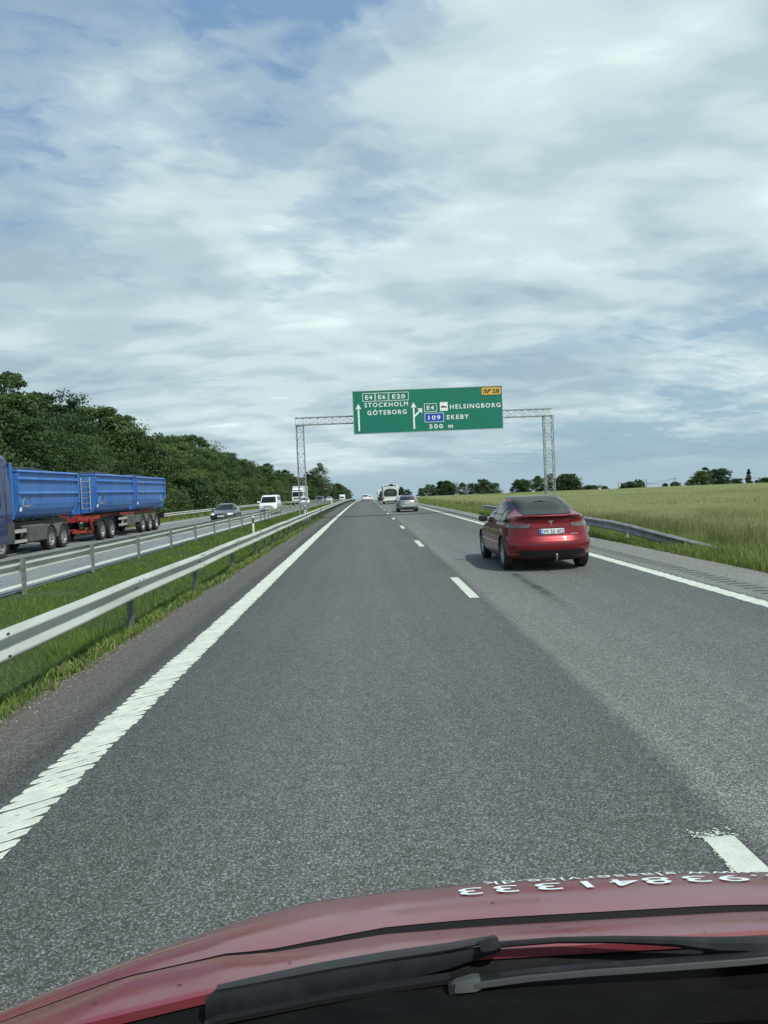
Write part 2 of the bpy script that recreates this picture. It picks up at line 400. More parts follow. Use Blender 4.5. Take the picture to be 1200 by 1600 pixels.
for k in range(-1, 30):
    ye = 4.05+11.75*k
    if ye < 0: continue
    if k == 0:
        thin_line(1.71, 1.88, ye-3.0, ye-.14, .004, m3, .1, rag=.001)
        rr = random.Random(5)
        for q in range(170):      # worn, crumbled far end and left edge
            x, y = rr.uniform(1.66, 1.90), ye-.14+rr.random()**2.4*.10
            if q > 90: x, y = 1.712-rr.random()**2*.030, ye-rr.uniform(.14, 1.3)
            s_ = rr.uniform(.004, .011); a0 = rr.random()*6
            m3.add([(x+s_*math.cos(a0+2*math.pi*i/5)*rr.uniform(.6, 1.2), y+s_*math.sin(a0+2*math.pi*i/5)*rr.uniform(.6, 1.2), .004+.0002*(q % 5)) for i in range(5)], [(0, 1, 2, 3, 4)])
    else:
        thin_line(1.71, 1.88, ye-3.0, ye, .004, m3, 1.0, rag=.002)
tag(m3.build('lane_dashes', paint), kind='structure')
m4 = MB()
barred_line(-8.62, -8.32, 16, 70, .3, .04, -.2, m4, h=.004, seed=6)
for i_ in range(len(m4.v)): m4.v[i_] = (m4.v[i_][0], m4.v[i_][1], m4.v[i_][2]-.048)
thin_line(-8.60, -8.34, 10, 420, .005, m4, opp=True); thin_line(-16.25, -16.0, 10, 420, .005, m4, opp=True)
for k in range(0, 26): thin_line(-12.6, -12.45, 14.5+11.75*k, 18.2+11.75*k, .004, m4, 1.2, opp=True)
tag(m4.build('opposite_road_markings', paint), kind='structure')
# milled rumble strip on the right shoulder: short dark slots
rs_m = mat('milled_asphalt', (.055, .06, .055), .95, 0, (.09, .095, .09), 20, bump=.4)
mr = MB(); y = 7.0; rr = random.Random(8)
while y < 95:
    q = rr.uniform(-.02, .02)
    mr.add([(6.28+q, y, g(6, y)+.003), (6.66+q, y+.03, g(6, y)+.003), (6.66+q, y+.15, g(6, y)+.003), (6.28+q, y+.12, g(6, y)+.003)], [(0, 1, 2, 3)]); y += .30
tag(mr.build('rumble_strip', rs_m), kind='structure')
# old skid mark left behind in the right lane
sk = bpy.data.materials.new('rubber_mark'); sk.use_nodes = True; t = sk.node_tree; b = t.nodes['Principled BSDF']
P_, x_, y_ = xcoord(t)
b.inputs['Base Color'].default_value = (.03, .033, .033, 1); b.inputs['Roughness'].default_value = .8
al = mth(t, 'MULTIPLY', ramp(t, noise(t, P_, 40, 4, .7), [(.3, .1), (.62, .7)]), ramp(t, noise(t, P_, 2, 2, .5), [(.3, .4), (.6, 1.0)]))
fx_ = ramp(t, mth(t, 'ABSOLUTE', mth(t, 'ADD', x_, mth(t, 'MULTIPLY_ADD', y_, -.013, -2.905))), [(.03, 1.0), (.14, 0.0)]); al = mth(t, 'MULTIPLY', al, fx_)
fy = N(t, 'ShaderNodeMapRange'); setin(t, fy, 'Value', y_); fy.inputs['From Min'].default_value = 11.2; fy.inputs['From Max'].default_value = 13.4
al = mth(t, 'MULTIPLY', al, fy.outputs[0]); t.links.new(al, b.inputs['Alpha'])
mk = MB(); mk.grid([[(2.90+.004*k, 11.2+.3*k, g(0, 11+.3*k)+.003), (3.21+.004*k, 11.2+.3*k, g(0, 11+.3*k)+.003)] for k in range(17)])
tag(mk.build('skid_mark', sk), kind='structure')

# ------------------------------------------------------------------ grass blades (numpy)
def blades_mesh(name, x, y, z, h, wd, mat_, lean=.35, tone=None, base=0.0):
    n = len(x); a = rng.random(n)*2*np.pi; la = rng.random(n)*2*np.pi; ll = h*lean*rng.random(n)
    dx, dy = np.cos(a)*wd/2, np.sin(a)*wd/2; lx, ly = np.cos(la)*ll, np.sin(la)*ll
    V = np.zeros((n, 5, 3))
    V[:, 0] = np.stack([x-dx, y-dy, z-base], 1); V[:, 1] = np.stack([x+dx, y+dy, z-base], 1)
    V[:, 2] = np.stack([x+dx*.8+lx*.35, y+dy*.8+ly*.35, z+h*.6], 1); V[:, 3] = np.stack([x-dx*.8+lx*.35, y-dy*.8+ly*.35, z+h*.6], 1)
    V[:, 4] = np.stack([x+lx, y+ly, z+h*.98], 1)
    idx = np.arange(n)*5
    quads = np.stack([idx, idx+1, idx+2, idx+3], 1); tris = np.stack([idx+3, idx+2, idx+4], 1)
    me = bpy.data.meshes.new(name); me.vertices.add(n*5); me.vertices.foreach_set('co', V.reshape(-1))
    loops = np.concatenate([quads.reshape(-1), tris.reshape(-1)]); me.loops.add(len(loops)); me.loops.foreach_set('vertex_index', loops.astype(np.int32))
    starts = np.concatenate([np.arange(n)*4, n*4+np.arange(n)*3]); me.polygons.add(2*n); me.polygons.foreach_set('loop_start', starts.astype(np.int32))
    me.update(calc_edges=True)
    tn = tone if tone is not None else rng.random(n)
    at = me.attributes.new('tone', 'FLOAT', 'FACE'); at.data.foreach_set('value', np.concatenate([tn, tn]).astype(np.float32))
    me.materials.append(mat_)
    return link(name, me)
gv = np.vectorize(g); gov = np.vectorize(ground_off); cxv = np.vectorize(cxf)
def scatter(x0, x1, y0, y1, n):
    x = rng.uniform(x0, x1, n); y = y0+(y1-y0)*rng.random(n)
    return x, y
def clumpy(x, y, s=1.0, ph=0.0):
    return .5+.25*np.sin(x*2.1*s+1.3+ph+np.sin(y*1.3*s)*1.7)+.25*np.sin(y*1.7*s+2.1+ph+np.sin(x*2.9*s))
grass_m = attr_leaf('grass_blade', [(0, (.07, .13, .024)), (.5, (.15, .235, .048)), (.85, (.22, .285, .08)), (1, (.30, .28, .13))], .38)
def grass(name, parts_):
    xs, ys, hs, ws, ts = [], [], [], [], []
    for (x0, x1, y0, y1, n, h, wd, dry) in parts_:
        x, y = scatter(x0, x1, y0, y1, n); c = clumpy(x, y)
        k = rng.random(n) < (.45+.55*c); x, y, c = x[k], y[k], c[k]
        xs.append(x); ys.append(y); hs.append(h*(.45+.75*c)*rng.uniform(.5, 1.3, len(x))); ws.append(np.full(len(x), wd))
        ts.append(np.clip(.15+.5*c+rng.normal(0, .16, len(x))+(rng.random(len(x)) < dry)*.5, 0, 1))
    x, y = np.concatenate(xs), np.concatenate(ys)
    z = gv(x, y)+gov(x)-.01
    return blades_mesh(name, x+cxv(y), y, z, np.concatenate(hs), np.concatenate(ws), grass_m, .6, np.concatenate(ts))
o = grass('median_grass', [(-7.7, -3.75, 4, 14, 60000, .095, .007, .05), (-7.8, -3.75, 14, 30, 50000, .105, .011, .05), (-7.8, -3.7, 30, 70, 40000, .13, .024, .05), (-7.8, -3.7, 70, 200, 30000, .2, .06, .05), (-7.7, -3.75, 4, 30, 2500, .24, .010, .5),
                        (-3.85, -3.35, 2.5, 16, 12000, .09, .007, .25), (-3.8, -3.3, 16, 60, 12000, .10, .016, .2), (-4.3, -3.5, 4, 14, 1500, .2, .009, .2)])
tag(o, 'bright green uncut grass on the median between the two guardrails', 'grass', kind='stuff')
o = grass('verge_grass', [(7.72, 9.4, 10, 30, 26000, .22, .014, .15), (7.62, 8.0, 10, 60, 6000, .10, .014, .3), (8.0, 11.2, 12, 32, 22000, .30, .012, .3), (7.7, 10.8, 30, 80, 30000, .24, .03, .3), (7.7, 11, 80, 260, 26000, .32, .09, .3),
                       (9.6, 11.6, 12.5, 22, 900, .8, .014, .6), (7.8, 9.9, 11, 19, 3000, .34, .016, .1)])
tag(o, 'long weedy grass along the right shoulder in front of the field', 'grass', kind='stuff')
o = grass('bank_grass', [(-22.5, -17.3, 28, 80, 30000, .3, .035, .25), (-22.5, -17.3, 80, 300, 30000, .4, .1, .25)])
tag(o, 'rough dry grass strip between the far guardrail and the woodland', 'grass', kind='stuff')

xs_, ys_ = [], []
for k in range(150):      # leafy tufts at the foot of the rail and along the ragged edge of the shoulder
    x0_, y0_ = random.choice([random.uniform(-3.75, -3.28), random.uniform(-3.6, -3.45)]), 2.6+(random.random()**1.6)*40
    n_ = random.randint(25, 70); sp_ = random.uniform(.03, .10)
    xs_.append(x0_+rng.normal(0, sp_, n_)); ys_.append(y0_+rng.normal(0, sp_*1.4, n_))
x, y = np.concatenate(xs_), np.concatenate(ys_); n_ = len(x)
o = blades_mesh('shoulder_weeds', x, y, gv(x, y)+gov(x)-.01, rng.uniform(.05, .17, n_), rng.uniform(.008, .02, n_)*(1+y/30), grass_m, 1.3, np.clip(rng.normal(.5, .2, n_), 0, 1))
tag(o, 'leafy weeds creeping over the edge of the brown shoulder by the near guardrail', 'weeds', kind='stuff')
peb_m = mat('gravel', (.22, .21, .18), .9, 0, (.36, .35, .31), 30)
q = MB()
for k in range(1500):
    y = 2.6+random.random()**1.8*34; x = random.gauss(-3.30, .10); s_ = random.uniform(.004, .013); z = g(x, y)+max(ground_off(x), -.02)+s_*.3
    if x > -3.24: z = s_*.4
    a0 = random.random()*6.28
    vs_ = [(x+s_*math.cos(a0+2.09*i)*random.uniform(.7, 1.3), y+s_*math.sin(a0+2.09*i)*random.uniform(.7, 1.3), z-.3*s_) for i in range(3)]+[(x, y, z+s_*.7)]
    q.add(vs_, [(0, 2, 1), (0, 1, 3), (1, 2, 3), (2, 0, 3)])
tag(q.build('gravel', peb_m), 'loose gravel scattered where the brown shoulder meets the grass', 'gravel', kind='stuff')

# ------------------------------------------------------------------ crop field
crop_m = attr_leaf('crop_stalk', [(0, (.14, .17, .07)), (.5, (.225, .245, .098)), (.85, (.29, .29, .135)), (1, (.36, .33, .19))], .4)
field_m = bpy.data.materials.new('crop_canopy'); field_m.use_nodes = True
t = field_m.node_tree; b = t.nodes['Principled BSDF']; P_, x_, y_ = xcoord(t)
mp = N(t, 'ShaderNodeMapping'); t.links.new(P_, mp.inputs[0]); mp.inputs['Scale'].default_value = (.035, .12, 1)
c1 = ramp(t, noise(t, mp.outputs[0], 1, 6, .65, .3), [(.3, (.165, .195, .078)), (.7, (.215, .24, .098))])
c2 = ramp(t, noise(t, P_, 3, 8, .75), [(.25, .62), (.75, 1.35)])
c = mix(t, 1, c1, c2, 'MULTIPLY'); t.links.new(c, b.inputs['Base Color']); b.inputs['Roughness'].default_value = .95; b.inputs['Specular IOR Level'].default_value = .15
bn = N(t, 'ShaderNodeBump'); bn.inputs['Strength'].default_value = .8; bn.inputs['Distance'].default_value = .25
t.links.new(noise(t, P_, 5, 6, .7), bn.inputs['Height']); t.links.new(bn.outputs[0], b.inputs['Normal'])
fx = [10.6, 11.0, 11.8, 13, 15, 17, 20, 24, 29, 36, 45, 60, 80, 110, 150, 200, 280, 400, 700, 1500, 4000]
fy_ = [8, 10, 12, 14, 17, 20, 24, 28, 33, 38, 44, 52, 60, 70, 82, 95, 110, 125, 140, 160, 180, 200, 225, 250, 280, 310, 350, 400, 480, 600, 900, 1500, 3000, 5000]
rows = []
for y in fy_:
    row = []
    for i, x in enumerate(fx):
        hh = 0.0 if i == 0 else (.28 if i == 1 else .47+.05*math.sin(x*1.7+y*.9)+.04*math.sin(y*.31+x*.2))
        row.append((x+cxf(min(y, 420))*(1 if x < 100 else 0), y, g(x, y)+ground_off(x)+hh+(-.05 if i == 0 else 0)))
    rows.append(row)
fo = MB().grid(rows).build('crop_field', field_m, smooth=True, ang=80)
tag(fo, 'wide pale green field of ripening crop rising to the skyline', 'crop field', kind='stuff')
xs, ys, hs, ws = [], [], [], []
for (x0, x1, y0, y1, n, h, wd) in [(10.4, 26, 13, 34, 70000, .62, .011), (10.4, 60, 34, 80, 60000, .60, .026), (10.6, 130, 80, 200, 40000, .60, .07), (26, 60, 30, 60, 20000, .60, .024)]:
    x, y = scatter(x0, x1, y0, y1, n)
    xs.append(x); ys.append(y); hs.append(h*rng.uniform(.72, 1.08, n)*(.93+.1*clumpy(x, y, .4))); ws.append(np.full(n, wd))
x, y = np.concatenate(xs), np.concatenate(ys)
o = blades_mesh('crop_stalks', x+cxv(y), y, gv(x, y)+gov(x), np.concatenate(hs), np.concatenate(ws), crop_m, .18, np.clip(.2+.45*clumpy(x, y, .35, 1)+rng.normal(0, .18, len(x)), 0, 1))
tag(o, 'thin upright stalks of the crop standing above the field canopy', 'crop', kind='stuff')

# ------------------------------------------------------------------ guard rails
def wprofile(face):      # (offset towards the road, height)
    p = [(.000, .157), (.012, .155), (.060, .128), (.084, .108), (.088, .095), (.082, .080), (.022, .026), (.010, .006), (.010, -.006), (.022, -.020), (.076, -.070), (.088, -.088), (.088, -.104), (.078, -.120), (.020, -.150), (.000, -.157)]
    return [(a*face, z) for a, z in p]
def beam(mb, path, face, th=.006):
    pr = wprofile(face); rings = []
    for (x, y, zc, sx) in path:
        f = [(x+a*sx, y, zc+z) for a, z in pr]; bk = [(x+a*sx-th*face, y, zc+z*.985) for a, z in reversed(pr)]
        rings.append(f+bk)
    mb.loft(rings, True, True)
rail_c = .595
def rail_root(name, label, x, y):
    r_ = empty(name, (x, y, g(x, y))); return tag(r_, label, 'guardrail')
def child(o, parent):      # built in world coordinates, parented without moving
    o.parent = parent; o.matrix_parent_inverse = Matrix.Translation(-Vector(parent.location)); return o
rr_ = rail_root('guardrail', 'near median guardrail with pale weathered W-beam running along our left shoulder', -3.5, 10)
mb = MB(); yy = 2.7-8.6; js = []
while yy < 330: js.append(yy); yy += 4.3
path = []
for y in np.arange(-6, 332, 2.15):
    wv = .008*math.sin(y*.7)+.006*math.sin(y*1.9)
    path.append((-3.47+cxf(y)+wv*.6, y, g(-3.4, y)+rail_c+wv, 1))
beam(mb, path, 1)
for y in js:       # overlapping joint plates
    if y < 60:
        beam(mb, [(-3.464+cxf(y)+.008*math.sin(y*.7)*.6, y-.16, g(-3.4, y)+rail_c+.008*math.sin(y*.7)+.006*math.sin(y*1.9), 1), (-3.464+cxf(y)+.008*math.sin(y*.7)*.6, y+.16, g(-3.4, y)+rail_c+.008*math.sin(y*.7)+.006*math.sin(y*1.9), 1)], 1, .010)
bo = child(mb.build('beam', galv, smooth=True, ang=25), rr_)
for y in js:
    if y > 34 or y < 3: continue
    q = MB(); q.box((-3.452, y, rail_c+.0), (.012, .09, .03)); child(q.build('splice_bolt', blackp), rr_)
    for dy, dz in ((-.10, .118), (.10, .118), (-.08, .0), (.09, -.09)):
        q = MB(); xb_ = -3.47+(.078 if dz > .05 else (.012 if dz > -.05 else .086)); q.tube([(xb_, y+dy, rail_c+dz), (xb_+.022, y+dy, rail_c+dz+.004)], .011, 6); child(q.build('splice_bolt', blackp), rr_)
def cpost(name, x, y, zb, zt, w_, d_, m_, par):
    q = MB(); t_ = .008
    q.box((x, y, (zb+zt)/2), (t_, w_, zt-zb)); q.box((x-d_/2, y-w_/2+t_/2, (zb+zt)/2), (d_, t_, zt-zb-.001)); q.box((x-d_/2, y+w_/2-t_/2, (zb+zt)/2), (d_, t_, zt-zb-.002))
    return child(q.build(name, m_), par)
ps = [7.0+4.3*k for k in range(-2, 5)]; y = ps[-1]+2.15
while len(ps) < 98: ps.append(y); y += 2.15 if y < 190 else 3.2
for y in ps:
    cpost('post', -3.53+cxf(y), y, g(-3.5, y)-.15, g(-3.5, y)+rail_c+.10, .10, .07, post_m, rr_)
rr_ = rail_root('guardrail', 'second guardrail on the far side of the median, its posts facing us', -7.6, 10)
mb = MB(); beam(mb, [(-7.72+cxf(y), y, g(-7.7, y)+rail_c-.02, 1) for y in np.arange(6, 332, 4.25)], -1)
child(mb.build('beam', galv, smooth=True, ang=25), rr_)
ps = [16.9+4.25*k for k in range(-2, 10)]; y = ps[-1]+2.125
while len(ps) < 98: ps.append(y); y += 2.125 if y < 180 else 3.2
post2_m = mat('post_steel_bleached', (.26, .27, .25), .55, .4, (.15, .155, .145), 7)
for y in ps:
    q = MB(); x = -7.66+cxf(y); z0, z1 = g(-7.6, y)-.15, g(-7.6, y)+rail_c+.155
    q.box((x+.05, y, (z0+z1)/2), (.008, .11, z1-z0)); q.box((x+.02, y-.05, (z0+z1)/2), (.06, .008, z1-z0-.001)); q.box((x+.02, y+.05, (z0+z1)/2), (.06, .008, z1-z0-.002))
    child(q.build('post', post2_m), rr_)
rr_ = rail_root('guardrail', 'outer guardrail beyond the opposite carriageway at the foot of the woodland', -17.7, 40)
mb = MB(); beam(mb, [(-17.7+cxf(y), y, g(-17.7, y)+rail_c-.06, 1) for y in np.arange(22, 330, 4)], 1)
child(mb.build('beam', galv, smooth=True, ang=25), rr_)
for k in range(76):
    y = 24+4*k; cpost('post', -17.76+cxf(y), y, g(-17, y)-.1, g(-17, y)+rail_c+.08, .10, .06, post_m, rr_)
rr_ = rail_root('guardrail', 'short grey guardrail on the right verge bending down into the weeds', 8.35, 35)
mb = MB()
pathr = [(9.05, 18.9, -.10, 1), (8.82, 19.4, .0, 1), (8.52, 20.2, .12, 1), (8.18, 21.3, .27, 1), (8.02, 22.6, .38, 1), (7.97, 24.4, .45, 1), (7.96, 28, .475, 1), (7.96, 31, .475, 1), (7.96, 36, .475, 1), (7.96, 42, .475, 1), (7.96, 47, .475, 1), (7.98, 50.5, .47, 1), (8.1, 51.6, .46, 1)]
beam(mb, [(x, y, g(x, y)+z, s) for x, y, z, s in pathr], -1)
child(mb.build('beam', galv_dark, smooth=True, ang=25), rr_)
for y in np.arange(23.2, 51, 4.0):
    x = float(np.interp(y, [p[1] for p in pathr], [p[0] for p in pathr])); zc = float(np.interp(y, [p[1] for p in pathr], [p[2] for p in pathr]))
    q = MB(); q.box((x+.06, y, g(x, y)+zc/2-.1), (.06, .10, zc+.25)); q.box((x+.03, y, g(x, y)+zc-.04), (.05, .05, .05)); child(q.build('post', galv), rr_)

# reflector posts
ref_m = mat('white_post_plastic', (.68, .72, .68), .5, 0, (.5, .53, .5), 8)
refl = mat('reflector', (.25, .26, .27), .2, coat=1)
def marker(x, y, h, label, band=True, skew=0):
    r_ = empty('marker_post', (x+cxf(y), y, g(x, y)+ground_off(x))); tag(r_, label, 'marker post', 'white marker posts along the median')
    m_ = MB(); rings = []
    for z, s_ in ((-.1, 1), (h-.05, 1), (h, .75)):
        rings.append([(.055*s_*math.cos(a), .05*s_*math.sin(a)-.0, z) for a in [2*math.pi*k/10 for k in range(10)]])
    m_.loft(rings); m_.build('shaft', ref_m, r_, smooth=True)
    if band:
        m_ = MB(); m_.loft([[(.058*math.cos(a), .053*math.sin(a), z) for a in [2*math.pi*k/10 for k in range(10)]] for z in (h-.36, h-.12)]); bd = m_.build('black_band', blackp, r_, smooth=True)
        m_ = MB(); m_.box((0, -.056, h-.24), (.035, .008, .16)); m_.build('reflector', refl, bd)
marker(-5.45, 36.5, 1.15, 'tall white marker post with black top band, nearest of them on the median')
marker(-4.45, 55.5, 1.2, 'short white marker post at the foot of the left gantry tower')
marker(-4.6, 102, 1.2, 'farthest white marker post, small beyond the gantry on the median', False)
marker(-6.9, 158, 1.0, 'tiny white marker post beside the median rail far down the road', False)

# ------------------------------------------------------------------ text
def text_mesh(body, x0, x1, zc, cap, spacing=1.25, bold=.018):
    """text in the XZ plane facing -Y, squeezed into x0..x1 with the given cap height; returns verts, faces"""
    cu = bpy.data.curves.new('t', 'FONT'); cu.body = body; cu.size = 1; cu.space_character = spacing; cu.offset = bold; cu.resolution_u = 3
    ob = bpy.data.objects.new('t', cu)
    me = bpy.data.meshes.new_from_object(ob)
    v = np.array([q.co[:] for q in me.vertices]); f = [tuple(p.vertices) for p in me.polygons]
    bpy.data.objects.remove(ob); bpy.data.curves.remove(cu); bpy.data.meshes.remove(me)
    mn, mx = v[:, 0].min(), v[:, 0].max(); caph = .70 if 'g' in body or 'Ö' in body or 'm' in body or 'y' in body else (v[:, 1].max())
    if x1 is None: x1 = x0+(mx-mn)*cap/caph
    X_ = x0+(v[:, 0]-mn)/(mx-mn)*(x1-x0); Z_ = zc+(v[:, 1]/caph-.5)*cap
    return [(a, 0, b_) for a, b_ in zip(X_, Z_)], f
def add_text(mb, body, x0, x1, zc, cap, y=0, flip=False, **k):
    v, f = text_mesh(body, x0, x1, zc, cap, **k)
    if flip: f = [tuple(reversed(q)) for q in f]
    mb.add([(a, y, c_) for a, _, c_ in v], f)

# ------------------------------------------------------------------ sign gantry
GD, GW, GH = 54.0, 10.6, 3.04
gan = empty('sign_gantry', (-4.35, GD, g(-4, GD))); tag(gan, 'tall lattice steel gantry spanning the motorway and carrying the green direction sign', 'sign gantry')
steel = mat('gantry_steel', (.34, .37, .36), .5, .35, (.22, .23, .22), 4)
def lattice(mb, a, b_, wx, wy, step, ch=.05, lace=.024, axis='z'):
    a, b_ = Vector(a), Vector(b_); L = (b_-a).length; d = (b_-a)/L
    ux, uy = (Vector((1, 0, 0)), Vector((0, 1, 0))) if axis == 'z' else (Vector((0, 1, 0)), Vector((0, 0, 1)))
    co = [ux*wx/2*i+uy*wy/2*j for i, j in ((-1, -1), (1, -1), (1, 1), (-1, 1))]
    for c_ in co: mb.bar(a+c_, b_+c_, ch, ch)
    n = int(L/step)
    for k in range(n):
        p, q = a+d*(L*k/n), a+d*(L*(k+1)/n)
        for i in range(4):
            c0, c1 = co[i], co[(i+1) % 4]
            if k % 2: c0, c1 = c1, c0
            mb.bar(p+c0, q+c1, lace, lace)
            mb.bar(p+co[i], p+co[(i+1) % 4], lace*.8, lace*.8)
gz = gan.location.z; XL, XR = -4.43, 13.32
for x, wx in ((XL, .5), (XR, .62)):
    mb = MB(); lattice(mb, (x, GD, gz+.25), (x, GD, gz+6.72), wx, .55, .48, .055)
    mb.box((x, GD, gz+.12), (.9, .9, .36)); mb.box((x, GD, gz+6.72), (wx+.1, .6, .05))
    child(mb.build('post', steel), gan)
mb = MB(); lattice(mb, (XL-.28, GD, 6.94), (XR+.27, GD, 6.90), .5, .5, .52, .055, axis='x')
child(mb.build('beam', steel), gan)
SX0, SX1, SZ1, SZ0 = -.60, -.60+GW, 8.87, 8.87-GH; SY = GD-.55
sign_m = mat('sign_green', (.004, .175, .118), .42, 0, (.006, .155, .106), 1.1)
alu = mat('sign_back', (.45, .47, .46), .5, .5)
mb = MB(); mb.box(((SX0+SX1)/2, SY, (SZ0+SZ1)/2), (GW, .06, GH)); sg = child(mb.build('sign_panel', [sign_m]), gan)
mb = MB()
for x in np.linspace(SX0+.5, SX1-.5, 6): mb.bar((x, SY+.07, SZ0+.1), (x, SY+.07, SZ1-.1), .07, .09)
mb.bar((SX0, SY+.05, 7.5), (SX1, SY+.05, 7.6), .05, .3)
child(mb.build('sign_bracket', alu), gan)
def U(u): return SX0+u*GW
def Vv(v): return SZ1-v*GH
YF = SY-.034
def subp(name, mb, m_): o = mb.build(name, m_); o.parent = sg; return o
def frame(mb, x0, x1, z0, z1, t_, y):
    mb.box(((x0+x1)/2, y, z1-t_/2), (x1-x0, .004, t_)); mb.box(((x0+x1)/2, y, z0+t_/2), (x1-x0, .004, t_))
    mb.box((x0+t_/2, y, (z0+z1)/2), (t_, .004, z1-z0-2*t_-.002)); mb.box((x1-t_/2, y, (z0+z1)/2), (t_, .004, z1-z0-2*t_-.002))
mb = MB(); frame(mb, SX0+.003, SX1-.003, SZ0+.003, SZ1-.003, .035, YF); subp('sign_border', mb, alu)
CAP = .30
for body, u0, u1, vc in (('STOCKHOLM', .078, .368, .335), ('GÖTEBORG', .095, .357, .515), ('HELSINGBORG', .647, .985, .445), ('EKEBY', .624, .770, .685), ('500', .504, .595, .885), ('m', .632, .662, .885)):
    mb = MB(); add_text(mb, body, U(u0), U(u1), Vv(vc), CAP, YF, spacing=1.3, bold=.018); subp('lettering', mb, white_t)
for u0, u1 in ((.066, .150), (.153, .238), (.241, .374)): mb = MB(); frame(mb, U(u0), U(u1), Vv(.255), Vv(.06), .032, YF); subp('badge_frame', mb, white_t)
mb = MB(); frame(mb, U(.475), U(.558), Vv(.545), Vv(.35), .032, YF); subp('badge_frame', mb, white_t)
for body, u0, u1, vc in (('E4', .085, .132, .157), ('E6', .171, .220, .157), ('E20', .265, .350, .157), ('E4', .492, .540, .448)):
    mb = MB(); add_text(mb, body, U(u0), U(u1), Vv(vc), .29, YF, spacing=1.2, bold=.018); subp('route_number', mb, white_t)
bb = subp('route_badge', MB().box((U(.540), YF, Vv(.68)), (.128*GW, .004, .21*GH)), mat('sign_blue', (.01, .06, .42), .45))
mb = MB(); frame(mb, U(.476), U(.604), Vv(.785), Vv(.575), .03, YF-.003); add_text(mb, '109', U(.500), U(.580), Vv(.68), .29, YF-.004, spacing=1.25, bold=.018)
subp('route_number', mb, white_t)
mb = MB(); s_ = .10
def arrow(mb, x, z0, z1, wd=.115, hw=.42, hh=.38):
    mb.plate([(x-wd/2, z0), (x+wd/2, z0), (x+wd/2, z1-hh*.8), (x-wd/2, z1-hh*.8)], (0, YF, 0), (1, 0, 0), (0, 0, 1), .004)
    mb.plate([(x-hw/2, z1-hh), (x, z1-hh*.84), (x+hw/2, z1-hh), (x, z1)], (0, YF-.005, 0), (1, 0, 0), (0, 0, 1), .004)
arrow(mb, U(.037), Vv(.93), Vv(.30)); subp('arrow', mb, white_t); mb = MB(); arrow(mb, U(.404), Vv(.93), Vv(.31))
xa, za = U(.404), Vv(.63)
mb.plate([(xa+.04, za-.10), (xa+.04, za+.06), (xa+.40, za+.40), (xa+.48, za+.31)], (0, YF-.003, 0), (1, 0, 0), (0, 0, 1), .004)
mb.plate([(xa+.24, za+.52), (xa+.60, za+.53), (xa+.60, za+.16), (xa+.50, za+.27), (xa+.34, za+.43)], (0, YF-.006, 0), (1, 0, 0), (0, 0, 1), .004)
subp('arrow', mb, white_t)
mb = MB(); mb.box((U(.606), YF, Vv(.433)), (.052*GW, .004, .2*GH)); po = subp('port_symbol', mb, white_t)
mb = MB(); mb.plate([(-.20, -.07), (.17, -.09), (.22, .0), (.02, .01), (-.02, .06), (-.12, .06), (-.14, .01), (-.22, .0)], (U(.606), YF-.004, Vv(.433)), (1, 0, 0), (0, 0, 1), .003)
subp('ferry_silhouette', mb, ink_m)
yel = mat('sign_yellow', (.60, .40, .07), .45)
def rrect(x0, x1, z0, z1, r): 
    o_ = []
    for cx, cz, a0 in ((x1-r, z0+r, -90), (x1-r, z1-r, 0), (x0+r, z1-r, 90), (x0+r, z0+r, 180)):
        o_ += [(cx+r*math.cos(R(a0+k*15)), cz+r*math.sin(R(a0+k*15))) for k in range(7)]
    return o_
mb = MB(); mb.plate(rrect(U(.857), U(.995), Vv(.215), Vv(.02), .14), (0, YF, 0), (1, 0, 0), (0, 0, 1), .004); subp('badge_edge', mb, ink_m)
mb = MB(); mb.plate(rrect(U(.857)+.035, U(.995)-.035, Vv(.215)+.035, Vv(.02)-.035, .115), (0, YF-.003, 0), (1, 0, 0), (0, 0, 1), .004); subp('exit_badge', mb, yel)
mb = MB(); add_text(mb, '28', U(.935), U(.980), Vv(.118), .28, YF-.009, spacing=1.1, bold=.03)
x0_ = U(.872)
for pl in ([(0, -.15), (.07, -.15), (.05, -.02), (.0, -.02)], [(.0, .02), (.05, .02), (.03, .14), (-.0, .14)], [(.15, -.15), (.24, -.15), (.17, .14), (.09, .14)],
           [(.26, -.15), (.33, -.15), (.47, .06), (.40, .09)], [(.36, .12), (.56, .15), (.50, -.02)], [(.19, .14), (.25, .14), (.33, -.08), (.28, -.1)]):
    mb.plate(pl, (x0_, YF-.0075, Vv(.118)), (1, 0, 0), (0, 0, 1), .003)
subp('exit_number', mb, ink_m)

